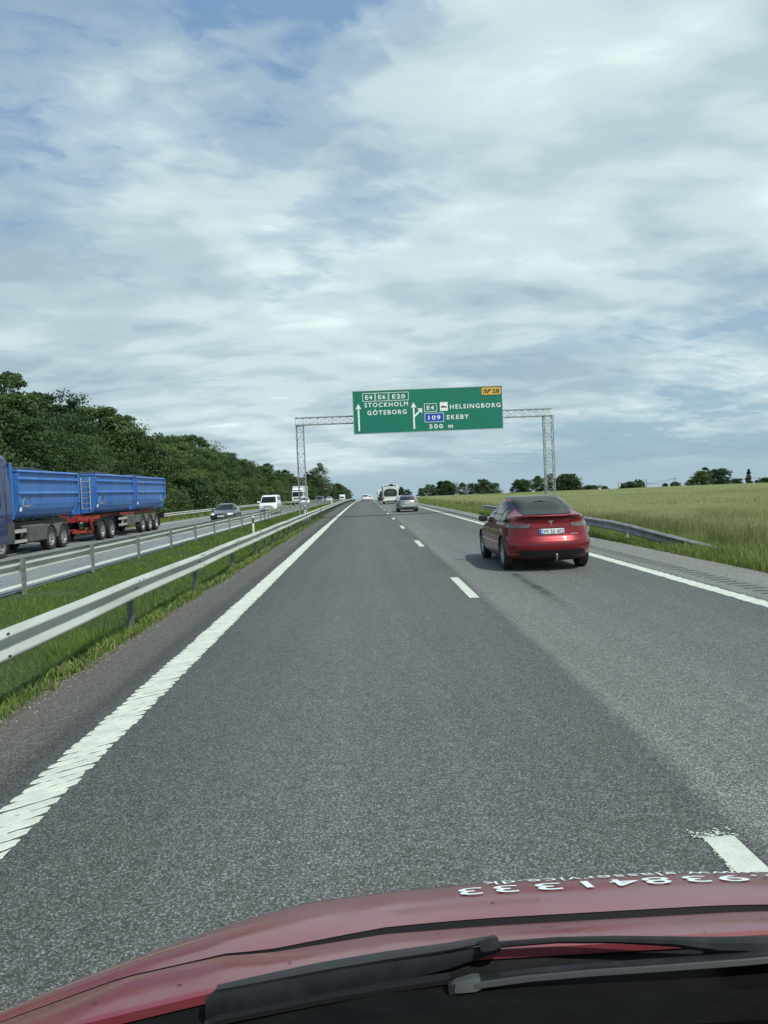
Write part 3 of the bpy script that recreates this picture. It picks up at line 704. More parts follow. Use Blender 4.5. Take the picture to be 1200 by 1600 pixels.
# ------------------------------------------------------------------ car builder
def sgnp(v, p): return math.copysign(abs(v)**p, v)
class Body:
    """stack of horizontal outlines: rows (z, y_rear, y_front, half_width); end roundness c, power n"""
    def __init__(s, rows, c=.75, n=2.7, crown=1.0):
        s.rows = rows; s.c, s.n = c, n; s.z = [r[0] for r in rows]
    def at(s, z):
        return [float(np.interp(z, s.z, [r[i] for r in s.rows])) for i in (1, 2, 3)]
    def cn(s, z, yr, yf):
        return min(s.c, (yf-yr)/2*.98), s.n
    def end(s, x, z, front=False):
        yr, yf, w_ = s.at(z); c_, n = s.cn(z, yr, yf); q = min(abs(x)/w_, .9999); d = c_*(1-(1-q**n)**(1/n))
        return yf-d if front else yr+d
    def side(s, y, z):
        yr, yf, w_ = s.at(z); c_, n = s.cn(z, yr, yf); d = max(min(y-yr, yf-y), 0)
        return w_ if d >= c_ else w_*(1-(1-d/c_)**n)**(1/n)
    def loop(s, z, na=18, nf=14):
        yr, yf, w_ = s.at(z); c_, n = s.cn(z, yr, yf); o_ = []
        A = [math.pi*k/(2*na) for k in range(2*na+1)]
        for a in A:      # rear, from -x to +x
            o_.append((-w_*sgnp(math.cos(a), 2/n), yr+c_*(1-abs(math.sin(a))**(2/n)), z))
        for k in range(1, nf): o_.append((w_, yr+c_+(yf-yr-2*c_)*k/nf, z))
        for a in A: o_.append((w_*sgnp(math.cos(a), 2/n), yf-c_*(1-abs(math.sin(a))**(2/n)), z))
        for k in range(1, nf): o_.append((-w_, yf-c_-(yf-yr-2*c_)*k/nf, z))
        return o_
    def mesh(s, mb, zs=None):
        zz = []
        for a, b_ in zip(s.z[:-1], s.z[1:]): zz += [a, (a+b_)/2]
        zz.append(s.z[-1])
        return mb.loft([s.loop(z) for z in zz], True, True)
    def patch_end(s, mb, z0, z1, xl, xr, front=False, off=.004, nz=10, nx=16, m=0):
        rows = []; mb.keep = True
        for i in range(nz+1):
            z = z0+(z1-z0)*i/nz; a = xl(z) if callable(xl) else xl; b_ = xr(z) if callable(xr) else xr
            rows.append([(x, s.end(x, z, front)+(off if front else -off), z+off*.6) for x in [a+(b_-a)*k/nx for k in range(nx+1)]])
        return mb.grid([r_[::-1] for r_ in rows] if front else rows, m)
    def patch_side(s, mb, sg_, z0, z1, ya, yb, off=.004, nz=10, ny=14, m=0):
        rows = []; mb.keep = True
        for i in range(nz+1):
            z = z0+(z1-z0)*i/nz; a = ya(z) if callable(ya) else ya; b_ = yb(z) if callable(yb) else yb
            rows.append([(sg_*(s.side(y, z)+off), y, z+off*.3) for y in [a+(b_-a)*k/ny for k in range(ny+1)]])
        return mb.grid([r_[::-1] for r_ in rows] if sg_ < 0 else rows, m)
def lin(*p):
    zs, vs_ = [a for a, _ in p], [b_ for _, b_ in p]
    return lambda z: float(np.interp(z, zs, vs_))
tint_m = mat('tinted_rear_glass', (.004, .005, .006), .08, 0, spec=.5); tint_m.node_tree.nodes['Principled BSDF'].inputs['IOR'].default_value = 1.22
WM = {}
def wheel_meshes(r, w_, spokes, key):
    if key in WM: return WM[key]
    t_ = MB(); h = w_/2; rr0 = r*.64
    t_.lathe([(-h*.8, rr0), (-h, rr0+.02), (-h, r-.045), (-h*.85, r-.01), (-h*.5, r), (h*.5, r), (h*.85, r-.01), (h, r-.045), (h, rr0+.02), (h*.8, rr0), (h*.6, rr0-.01), (-h*.6, rr0-.01), (-h*.8, rr0)], 36)
    q = MB(); q.lathe([(h*.78, rr0+.004), (h*.86, rr0-.005), (h*.80, rr0-.03), (h*.1, rr0-.045)], 32)
    q.lathe([(h*.45, .001), (h*.5, .05), (h*.40, .075), (h*.1, .08)], 16)
    for k in range(spokes):
        a = 2*math.pi*k/spokes; c_, s_ = math.cos(a), math.sin(a); w1, w2 = .028, .040
        p = [(.06, -w1), (.06, w1), (rr0-.015, w2), (rr0-.015, -w2)]
        a_ = [(h*.5+(.02 if u > .1 else 0), u*c_-v*s_, u*s_+v*c_) for u, v in p]; b_ = [(x-.035, y, z) for x, y, z in a_]
        q.loft([b_, a_], True, True)
    q.m = [0]*len(q.f); q.lathe([(h*.12, rr0-.01), (h*.12, .02)], 24, m=1)
    a_ = t_.build('tyre', tyre_m, smooth=True, ang=30); b_ = q.build('rim', [rim_m, dark_m], smooth=True, ang=30)
    ms = (a_.data, b_.data); bpy.data.objects.remove(a_); bpy.data.objects.remove(b_)
    WM[key] = ms; return ms
def add_wheels(root, axles, xo, r, w_, spokes=5, key='car'):
    mt, mr_ = wheel_meshes(r, w_, spokes, (r, w_, spokes, key))
    for y in axles:
        for sd in (-1, 1):
            wt = link('wheel', mt, root); wt.location = (sd*(xo-w_/2), y, r)
            if sd < 0: wt.rotation_euler = (0, 0, math.pi)
            wr = link('rim', mr_, wt)
def car(label, cat, B, paint, axles, wr=.34, roofz=None, group=None, arch=None, detail=None, spokes=5, clad=.0, trackx=None):
    root = empty(cat.replace(' ', '_')); tag(root, label, cat, group)
    mb = MB(); B.mesh(mb); bo = mb.build('body', [paint, blackp, dark_m])
    ar = arch or wr+.05; wmax = max(r[3] for r in B.rows); tx = trackx or wmax-.03
    for y in axles:
        for sd in (-1, 1):
            cm = MB(); cm.tube([(sd*(tx-.30), y, wr), (sd*(wmax+.2), y, wr)], ar, 28); co = cm.build('cut', dark_m)
            md = bo.modifiers.new('b', 'BOOLEAN'); md.object = co; md.operation = 'DIFFERENCE'; md.solver = 'EXACT'
            dg = bpy.context.evaluated_depsgraph_get(); nm = bpy.data.meshes.new_from_object(bo.evaluated_get(dg)); bo.modifiers.clear(); old = bo.data; bo.data = nm; bpy.data.meshes.remove(old)
            bpy.data.objects.remove(co)
    me = bo.data
    while len(me.materials) < 4: me.materials.append(dark_m)
    me.materials[0] = paint; me.materials[1] = blackp; me.materials[2] = dark_m; me.materials[3] = tint_m
    bm = bmesh.new(); bm.from_mesh(me)
    for f in bm.faces:
        c_ = f.calc_center_median(); f.material_index = 0
        inarch = any((c_.y-y)**2+(c_.z-wr)**2 < (ar+.012)**2 for y in axles) and abs(c_.x) < wmax
        if inarch: f.material_index = 2
        elif c_.z < B.z[0]+.02 and abs(f.normal.z) > .7: f.material_index = 2
        elif c_.z < clad: f.material_index = 1
        elif roofz and c_.z > roofz: f.material_index = 3
        f.smooth = True
    for e in bm.edges:
        if len(e.link_faces) == 2 and (e.calc_face_angle(0) > R(28) or e.link_faces[0].material_index != e.link_faces[1].material_index): e.smooth = False
    bm.to_mesh(me); bm.free(); bo.parent = root
    add_wheels(root, axles, tx, wr, .22, spokes)
    return root
def mirror_part(root, B, y, z, sc_=1.0, m_=None, x=None):
    for sd in (-1, 1):
        xx = x or B.side(y, z); q = MB()
        q.box((sd*(xx+.12*sc_), y, z+.05), (.20*sc_, .11*sc_, .14*sc_), bev=.03); q.bar((sd*(xx-.02), y, z-.01), (sd*(xx+.10), y, z+.02), .05, .03)
        q.build('wing_mirror', m_ or blackp, root, smooth=True)
def np_plate(root, B, zc, front, txt=None, w_=.52, yoff=.02, y=None):
    y = y if y is not None else B.end(0, zc, front); s_ = 1 if front else -1
    q = MB(); q.box((0, y+s_*yoff, zc), (w_, .012, .115), bev=.01); p = q.build('number_plate', plate_m, root)
    yy = y+s_*(yoff+.008)
    if txt:
        q = MB(); q.box((-s_*-1*-(w_/2-.025)if False else -(w_/2-.027), yy+.001, zc), (.045, .003, .11)); q.build('blue_band', blue_eu, p)
        q = MB(); add_text(q, txt, -w_/2+.062, w_/2-.012, zc, .088, yy-.002, spacing=1.1, bold=.0); q.build('lettering', ink_m, p)
    else:
        q = MB()
        for k in range(6): q.box((-.2+.075*k+(.03 if k > 2 else 0), yy, zc), (.038, .002, .065))
        q.build('lettering', mat_grey, p)
mat_grey = mat('plate_grey_ink', (.12, .13, .14), .6)
def paintm(name, col, coat=1, metal=.35, rough=.35, dirt=None):
    return mat(name, col, rough, metal, dirt, 2.5, coat=coat)

# ---- the red crossover in the right lane
red_p = paintm('red_pearl_paint', (.20, .004, .010), metal=.45, coat=.7, dirt=(.17, .005, .010))
BY = Body([(.21, .34, 4.50, .84), (.27, .16, 4.62, .905), (.34, .07, 4.69, .935), (.46, .02, 4.74, .955), (.56, .0, 4.75, .962), (.66, .02, 4.73, .962), (.73, .075, 4.68, .957), (.78, .10, 4.56, .950),
           (.86, .115, 4.22, .940), (.95, .13, 3.85, .925), (1.02, .145, 3.62, .905), (1.08, .14, 3.48, .885), (1.15, .12, 3.36, .865), (1.195, .19, 3.26, .840), (1.215, .32, 3.20, .822), (1.27, .54, 3.08, .79), (1.33, .76, 2.93, .755), (1.41, 1.02, 2.76, .730),
           (1.48, 1.27, 2.60, .700), (1.545, 1.56, 2.42, .665), (1.59, 1.80, 2.32, .62), (1.610, 1.92, 2.24, .55), (1.616, 2.0, 2.18, .42)], c=.80, n=2.75)
ty = car('glossy red crossover with white number plate driving in the right lane', 'car', BY, red_p, (.93, 3.82), .362, clad=.285, spokes=10, arch=.405, trackx=.945, roofz=1.56)
ty.name = 'car'
q = MB(); BY.patch_end(q, 1.222, 1.59, lin((1.22, -.53), (1.30, -.58), (1.45, -.59), (1.53, -.57), (1.60, -.50)), lin((1.22, .53), (1.30, .58), (1.45, .59), (1.53, .57), (1.60, .50)), False, .012, 16, 20); q.build('rear_window', tint_m, ty, smooth=True)
q = MB(); BY.patch_end(q, 1.10, 1.57, lin((1.1, -.70), (1.3, -.64), (1.57, -.42)), lin((1.1, .70), (1.3, .64), (1.57, .42)), True, .006, 10, 12); q.build('windscreen', glass_m, ty, smooth=True)
0 and MB().loft([[(x, y, z-.002) for x, y, z in BY.loop(1.592)], [(x*1.004, y, z+.010) for x, y, z in BY.loop(1.600)], [(x, y, z+.012) for x, y, z in BY.loop(1.615)]], True, True)
for sd in (-1, 1):
    # three side panes following the arched roofline
    for ya, yb in ((lambda z: 2.20+.0*(z), lambda z: min(3.06, 3.30-1.15*(z-1.08)-.02)), (lambda z: 1.26+max(0, z-1.42)*.0, lambda z: 2.14), (lambda z: max(.62, .62+(z-1.1)*1.62), lambda z: 1.20)):
        zt = 1.50 if ya(1.1) > 1.2 else 1.44
        q = MB(); BY.patch_side(q, sd, 1.085, zt, ya, yb, .013, 12, 12); q.build('side_window', glass_m, ty, smooth=True)
    q = MB(); BY.patch_side(q, sd, 1.058, 1.082, .62, 3.2, .014, 1, 20); q.build('window_trim', blackp, ty, smooth=True)
    q = MB(); BY.patch_side(q, sd, .86, .895, 1.42, 1.62, .022, 2, 4); BY.patch_side(q, sd, .86, .895, 2.36, 2.56, .022, 2, 4); q.build('door_handle', red_p, ty, smooth=True)
    q = MB(); BY.patch_side(q, sd, .30, 1.05, lambda z: 1.19, lambda z: 1.198, .002, 6, 1); BY.patch_side(q, sd, .30, 1.05, lambda z: 2.17, lambda z: 2.178, .002, 6, 1); BY.patch_side(q, sd, .30, .98, lambda z: 3.2, lambda z: 3.208, .002, 6, 1); q.build('door_seam', blackp, ty)
    # tail lamps wrapping the corner
    q = MB()
    xa, xb = (.44, .90) if sd > 0 else (-.90, -.44)
    inn = lambda z: .44+max(0, .985-z)*1.2
    if sd > 0: BY.patch_end(q, .945, 1.045, inn, .885, False, .010, 5, 14)
    else: BY.patch_end(q, .945, 1.045, -.885, lambda z: -inn(z), False, .010, 5, 14)
    BY.patch_side(q, sd, .965, 1.045, .42, lambda z: .66+(z-.965)*1.6, .010, 4, 8)
    tl = q.build('tail_light', lamp_g, ty, smooth=True)
    q = MB()
    a_, b_ = (.47, .88) if sd > 0 else (-.88, -.47)
    BY.patch_end(q, 1.022, 1.04, a_, b_, False, .014, 2, 10); q.build('light_strip', lamp_r, tl, smooth=True)
    q = MB(); a_, b_ = (.70, .84) if sd > 0 else (-.84, -.70); BY.patch_end(q, .36, .40, a_, b_, False, .012, 2, 4); q.build('reflector', lamp_r, ty)
# duck-tail lip
q = MB(); rows = []
for k in range(31):
    x = -.70+1.40*k/30; e = 1-abs(x/.70)**6; y0 = BY.end(x, 1.16); y1 = BY.end(x, 1.222)
    rows.append([(x, y0+.015, 1.135), (x, y0-.05*e-.005, 1.185+.012*e), (x, y0-.048*e, 1.198+.016*e), (x, y1+.01, 1.218)])
q.loft([list(r) for r in rows], True, True); q.build('tailgate_spoiler', red_p, ty, smooth=True)
q = MB(); BY.patch_end(q, 1.118, 1.140, -.66, .66, False, .006, 2, 24); q.build('lip_painted_shade', blackp, ty)  # black strip put in for the shade beneath the lip
q = MB(); BY.patch_end(q, .936, .946, -.44, .44, False, .004, 1, 20)
for s_ in (-1, 1): BY.patch_end(q, .60, .94, lambda z, s_=s_: s_*(.52+(z-.6)*.05)-.004, lambda z, s_=s_: s_*(.52+(z-.6)*.05)+.004, False, .003, 8, 1)
BY.patch_end(q, .592, .600, -.52, .52, False, .003, 1, 20); q.build('tailgate_seam', blackp, ty)
q = MB(); BY.patch_end(q, .235, .455, lin((.235, -.66), (.33, -.80), (.455, -.70)), lin((.235, .66), (.33, .80), (.455, .70)), False, .010, 6, 24); df = q.build('rear_diffuser', blackp, ty, smooth=True)
q = MB(); BY.patch_end(q, .255, .272, -.66, -.18, False, .03, 1, 10); BY.patch_end(q, .255, .272, .18, .66, False, .03, 1, 10); BY.patch_end(q, .235, .252, -.20, .20, False, .03, 1, 6); q.build('diffuser_strip', mat('grey_trim', (.22, .23, .23), .4, .5), df)
q = MB(); q.tube([(0.05, .12, .27), (0.05, -.05, .26), (0.05, -.09, .29), (0.05, -.09, .37)], .020, 8); q.lathe([(.345, .006), (.355, .022), (.375, .030), (.395, .022), (.405, .004)], 12, 'z', (0.05, -.09, 0)); q.build('tow_hitch', chrome, ty, smooth=True)
q = MB(); z_ = 1.045; yb_ = BY.end(0, z_)-.008   # chrome letter emblem
q.plate([(-.055, .040), (-.048, .026), (-.018, .024), (-.004, -.055), (.004, -.055), (.018, .024), (.048, .026), (.055, .040), (.02, .046), (-.02, .046)], (0, yb_, z_), (1, 0, 0), (0, 0, 1), -.006); q.build('emblem', chrome, ty)
np_plate(ty, BY, .865, False, 'DM 50 402', .54, .022)
q = MB()
for k, (a_, l_) in enumerate(((.42, .012), (.437, .012), (.454, .012), (.471, .012), (.50, .012), (.517, .012), (.534, .012), (.551, .012), (.568, .012))):
    q.add([(a_, BY.end(a_, .80)-.005, .79), (a_+l_, BY.end(a_+l_, .80)-.005, .79), (a_+l_, BY.end(a_+l_, .81)-.005, .812), (a_, BY.end(a_, .81)-.005, .812)], [(0, 1, 2, 3)])
q.build('model_badge', chrome, ty)
mirror_part(ty, BY, 3.02, 1.03, 1.05)
q = MB()
for sd in (-1, 1):
    a_, b_ = (.45, .88) if sd > 0 else (-.88, -.45)
    BY.patch_end(q, .70, .77, a_, b_, True, .012, 3, 8)
q.build('headlight', lamp_w, ty, smooth=True)
ty.location = (3.98, 16.05, g(4, 18))

# ---- generic cars
def dress(root, B, zb, zt, wl, wt, side, far=False, mirror=True, ymir=None, glass=glass_m, pillars=None):
    """windows of a car: zb..zt greenhouse; wl/wt half widths of end windows below/above; side = list of (ya,yb,slopeA,slopeB)"""
    q = MB(); B.patch_end(q, zb, zt, lin((zb, -wl), (zt, -wt)), lin((zb, wl), (zt, wt)), False, .006, 6, 10); q.build('rear_window', glass, root, smooth=True)
    q = MB(); B.patch_end(q, zb, zt, lin((zb, -wl), (zt, -wt)), lin((zb, wl), (zt, wt)), True, .006, 6, 10); q.build('windscreen', glass, root, smooth=True)
    for sd in (-1, 1):
        for a, b_, sa, sb in side:
            q = MB(); B.patch_side(q, sd, zb+.01, zt-.03, lambda z: a+sa*(z-zb), lambda z: b_-sb*(z-zb), .006, 5, 6); q.build('side_window', glass, root, smooth=True)
def lamps(root, B, front, z0, z1, xi, xo, m_, name):
    for sd in (-1, 1):
        q = MB(); a, b_ = (xi, xo) if sd > 0 else (-xo, -xi); B.patch_end(q, z0, z1, a, b_, front, .012, 3, 6); q.build(name, m_, root, smooth=True)
def grille(root, B, z0, z1, xw, front=True, m_=None, name='grille', bars=0):
    q = MB(); B.patch_end(q, z0, z1, -xw, xw, front, .008, 3, 8); o_ = q.build(name, m_ or blackp, root, smooth=True)
    for k in range(bars):
        z = z0+(z1-z0)*(k+.5)/bars; q = MB(); B.patch_end(q, z-.01, z+.01, -xw*.95, xw*.95, front, .016, 1, 8); q.build('grille_bar', chrome, o_)

def hatch_body(L=4.35, w_=.90, h=1.46, hood=.98, tail=.25):
    s_ = h/1.46
    return Body([(.20, .25, L-.2, w_-.07), (.30, .08, L-.06, w_-.02), (.45, .0, L, w_), (.60, .02, L-.03, w_), (.72*s_, .05, L-.12, w_-.01), (.80*s_, .07, L-.45, w_-.02), (.90*s_, .09, L-.95, w_-.04), (.97*s_, .14, L-1.22, w_-.06),
                 (1.10*s_, .14+tail*.6, L-1.48, w_-.13), (1.25*s_, .18+tail*1.5, L-1.80, w_-.20), (1.36*s_, .30+tail*2.5, L-2.08, w_-.27), (1.43*s_, .5+tail*3.3, L-2.35, w_-.34), (h, .75+tail*3.6, L-2.6, w_-.46)], c=.62, n=2.6)
def make_hatch(label, paint, L=4.35, w_=.90, h=1.46, tail=.25, cat='car', plate_txt=None, group=None, seen='rear', clad=.27, grey_lamp=None):
    B = hatch_body(L, w_, h, tail=tail); s_ = h/1.46
    r_ = car(label, cat, B, paint, (.78, L-.88), .32*s_**.5, clad=clad, group=group)
    dress(r_, B, 1.0*s_, 1.38*s_, w_-.22, w_-.36, [(.95+tail, 1.9, .9+tail, 0), (1.97, L-1.42, 0, 1.05)])
    lamps(r_, B, False, .80*s_, .93*s_, w_-.30, w_-.03, lamp_g if seen == 'rear' else lamp_r, 'tail_light'); lamps(r_, B, True, .62*s_, .73*s_, w_-.42, w_-.04, lamp_w, 'headlight')
    grille(r_, B, .30, .50*s_, w_-.25, True); grille(r_, B, .60*s_, .69*s_, w_-.45, True); grille(r_, B, .27, .36, w_-.22, False, name='rear_bumper_trim')
    np_plate(r_, B, .52*s_ if seen == 'front' else .76*s_, seen == 'front', plate_txt); np_plate(r_, B, .76*s_ if seen == 'front' else .45*s_, seen != 'front')
    mirror_part(r_, B, L-1.55, .98*s_, .9, paint)
    return r_
def suv_body(L=4.6, w_=.93, h=1.68):
    s_ = h/1.68
    return Body([(.25, .25, L-.2, w_-.06), (.38, .06, L-.06, w_-.01), (.55, .0, L, w_), (.75*s_, .03, L-.02, w_), (.92*s_, .05, L-.15, w_-.01), (1.0*s_, .07, L-.6, w_-.02), (1.08*s_, .10, L-1.15, w_-.05),
                 (1.25*s_, .16, L-1.38, w_-.10), (1.42*s_, .26, L-1.62, w_-.16), (1.55*s_, .38, L-1.85, w_-.21), (1.64*s_, .55, L-2.1, w_-.27), (h, .85, L-2.4, w_-.38)], c=.5, n=2.8)
def make_suv(label, paint, L=4.6, w_=.93, h=1.68, cat='car', seen='rear', rails=True, group=None):
    B = suv_body(L, w_, h); s_ = h/1.68
    r_ = car(label, cat, B, paint, (.85, L-.92), .36, clad=.36, group=group)
    dress(r_, B, 1.12*s_, 1.57*s_, w_-.17, w_-.28, [(.45, .95, .3, 0), (1.02, 1.95, 0, 0), (2.02, L-1.3, 0, 1.05)])
    lamps(r_, B, False, .85*s_, 1.02*s_, w_-.30, w_-.03, lamp_r, 'tail_light'); lamps(r_, B, True, .76*s_, .88*s_, w_-.38, w_-.04, lamp_w, 'headlight')
    grille(r_, B, .62*s_, .84*s_, w_-.42, True, bars=2); grille(r_, B, .38, .52, w_-.22, True, name='lower_grille')
    np_plate(r_, B, .56 if seen == 'front' else .80*s_, seen == 'front')
    if rails:
        for sd in (-1, 1):
            q = MB(); q.tube([(sd*(w_-.30), 1.0, h-.03), (sd*(w_-.30), 1.15, h+.04), (sd*(w_-.30), L-2.6, h+.04), (sd*(w_-.30), L-2.45, h-.03)], .018, 6); q.build('roof_rail', chrome, r_)
    mirror_part(r_, B, L-1.5, 1.08*s_, 1.0)
    return r_
def place(r_, x, y, oncoming=False, L=4.4):
    r_.location = (x+cxf(y), y+(L if oncoming else 0), g(x, y)+(-.05 if oncoming else 0))
    if oncoming: r_.rotation_euler = (0, 0, math.pi)
silver = paintm('silver_paint', (.36, .37, .36), metal=.75, rough=.3)
darkgrey = paintm('dark_grey_paint', (.05, .055, .055), metal=.5)
whitep = paintm('white_paint', (.72, .76, .76), metal=0, rough=.3)
navy = paintm('dark_blue_paint', (.035, .045, .075), metal=.5)
blackc = paintm('black_paint', (.012, .014, .016), metal=.2)
c1 = make_hatch('silver rounded hatchback seen from behind in the right lane under the gantry', silver, 4.3, .90, 1.46, .42); place(c1, 3.55, 63)
B = hatch_body(4.3, .90, 1.46, tail=.42)
q = MB(); q.tube([(.0, 1.62, 1.44), (0, 1.45, 1.58)], .008, 5); q.build('antenna', blackp, c1)
q = MB(); B.patch_end(q, .52, .56, -.6, .6, False, .02, 1, 12); q.build('chrome_strip', chrome, c1)
c2 = make_suv('white estate car far ahead in the left lane', whitep, 4.7, .93, 1.58); place(c2, -.05, 177)
c3 = make_hatch('small white car beyond and just right of the white estate car', whitep, 4.1, .86, 1.5, .1); place(c3, .85, 245)
c4 = make_suv('black sport utility vehicle peeking out left of the motorhome', blackc, 4.7, .95, 1.8); place(c4, 3.62, 150)
q = MB(); q.box((0, 1.6, 1.93), (.7, 1.5, .28), bev=.1); q.build('roof_box', blackp, c4, smooth=True)
c5 = make_hatch('dark grey hatchback with lit headlights coming towards us behind the tipper trailer', darkgrey, 4.35, .895, 1.43, .25, seen='front'); place(c5, -10.9, 57, True, 4.35)
B5 = hatch_body(4.35, .895, 1.43)
glow = mat('lit_lamp', (.9, .85, .7), .2, emit=((1, .88, .6), 2.2))
for sd in (-1, 1):
    q = MB(); q.tube([(sd*.62, B5.end(.62, .655, True)+.0, .655), (sd*.62, B5.end(.62, .655, True)+.035, .655)], .055, 12); q.build('lit_bulb', glow, c5)
c6 = make_hatch('white compact car overtaking in front of the white lorry', whitep, 4.1, .87, 1.5, .1, seen='front'); place(c6, -10.5, 129, True, 4.1)
c7 = make_suv('dark blue car with roof rails following behind the white lorry', navy, 4.6, .93, 1.65, seen='front'); place(c7, -10.1, 165, True, 4.6)
c8 = make_hatch('silver-white car following the dark blue car, half hidden by a marker post', whitep, 4.4, .9, 1.5, .2, seen='front'); place(c8, -10.5, 212, True, 4.4)

# ---- vans
def van_body(L=4.95, w_=.95, h=1.97, base=.25, nose=1.0):
    return Body([(base, .12, L-.2, w_-.05), (base+.12, .03, L-.05, w_-.01), (.60, .0, L, w_), (.80, .0, L-.03, w_), (.95, .01, L-.12, w_-.005), (1.04, .015, L-.34*nose, w_-.01), (1.12, .02, L-.75*nose, w_-.02),
                 (1.35, .04, L-1.02*nose, w_-.05), (1.60, .07, L-1.30*nose, w_-.09), (1.80, .10, L-1.56*nose, w_-.12), (h-.08, .15, L-1.72*nose, w_-.15), (h-.02, .22, L-1.85*nose, w_-.20), (h, .35, L-2.0*nose, w_-.30)], c=.40, n=3.2)
B = van_body(); vn = car('white passenger van with dark grille coming towards us in the inner lane', 'van', B, whitep, (.95, 3.98), .34, clad=.38)
dress(vn, B, 1.17, 1.80, .80, .70, [(.25, 1.3, .05, 0), (1.4, 2.6, 0, 0), (2.7, 3.75, 0, .85)])
lamps(vn, B, True, .80, .93, .45, .90, lamp_w, 'headlight'); lamps(vn, B, False, .8, 1.3, .82, .92, lamp_r, 'tail_light')
grille(vn, B, .78, .90, .44, bars=2); grille(vn, B, .60, .72, .62, name='lower_grille', bars=1); grille(vn, B, .38, .50, .70, name='bumper_trim')
q = MB(); q.tube([(0, B.end(0, .84, True), .84), (0, B.end(0, .84, True)+.03, .84)], .075, 18); q.build('emblem', chrome, vn)
np_plate(vn, B, .55, True); mirror_part(vn, B, 3.75, 1.22, 1.4, whitep)
place(vn, -10.2, 79, True, 4.95)
B = van_body(5.4, 1.0, 2.35, nose=.8); v2 = car('tiny white box van on the horizon, last of the oncoming vehicles', 'van', B, whitep, (1.0, 4.3), .35, clad=.35)
dress(v2, B, 1.17, 1.80, .80, .74, [(3.2, 4.1, 0, .6)]); lamps(v2, B, True, .8, .95, .5, .92, lamp_w, 'headlight'); grille(v2, B, .5, .75, .5)
q = MB(); q.box((0, 1.7, 1.75), (2.1, 3.3, 1.6), bev=.06); q.build('cargo_box', whitep, v2)
place(v2, -9.8, 285, True, 5.4)

# ---- motorhome
mh_w = mat('motorhome_shell', (.62, .65, .63), .4, 0, (.55, .57, .55), 1.5)
mh = empty('motorhome'); tag(mh, 'white motorhome with a big dark panel on its back in the right lane ahead', 'motorhome')
q = MB(); q.box((0, 3.4, 1.62), (2.24, 6.6, 2.34), bev=.16); q.box((0, 7.0, 1.0), (1.95, 1.4, 1.2), bev=.15); q.build('body', mh_w, mh, smooth=True)
def ellipse_panel(mb, cx, cz, a, b_, y, th, n=32, p=2.6, flat=None):
    pts = [(cx+a*sgnp(math.cos(t), 2/p), cz+b_*sgnp(math.sin(t), 2/p)) for t in [2*math.pi*k/n for k in range(n)]]
    if flat: pts = [(u, max(v, flat)) for u, v in pts]
    mb.plate(pts, (0, y, 0), (1, 0, 0), (0, 0, 1), th)
q = MB(); ellipse_panel(q, 0, 1.55, .98, .66, .085, .02, flat=1.10); pn = q.build('dark_rear_panel', mat('dark_tinted_panel', (.02, .026, .028), .25, 0, (.05, .055, .055), 6), mh)
q = MB(); ellipse_panel(q, 0, 1.72, .52, .28, .060, .02, flat=1.45); q.build('rear_window', mat('window_smoked', (.06, .065, .065), .15), pn)
q = MB(); q.box((0, .09, 2.66), (1.75, .06, .12), bev=.02); q.box((.15, .3, 2.82), (.5, .5, .12), bev=.03); q.build('roof_spoiler', blackp, mh)
q = MB(); q.box((0, .10, .52), (2.2, .22, .34), bev=.06); bmp = q.build('rear_bumper', mh_w, mh, smooth=True)
q = MB(); q.box((0, .02, .40), (1.5, .14, .16)); q.build('bumper_step', blackp, bmp)
for sd in (-1, 1):
    q = MB(); q.box((sd*.98, .045, .85), (.14, .05, .30), bev=.02); q.build('tail_light', lamp_r, mh)
    q = MB(); q.box((sd*1.28, 7.2, 1.75), (.18, .12, .36), bev=.03); q.bar((sd*1.0, 7.2, 1.7), (sd*1.2, 7.2, 1.7), .04); q.build('wing_mirror', blackp, mh)
q = MB(); q.box((.1, .045, .76), (.52, .02, .11)); q.build('number_plate', plate_m, mh)
add_wheels(mh, (1.9, 5.9), 1.05, .35, .22); place(mh, 3.72, 110)

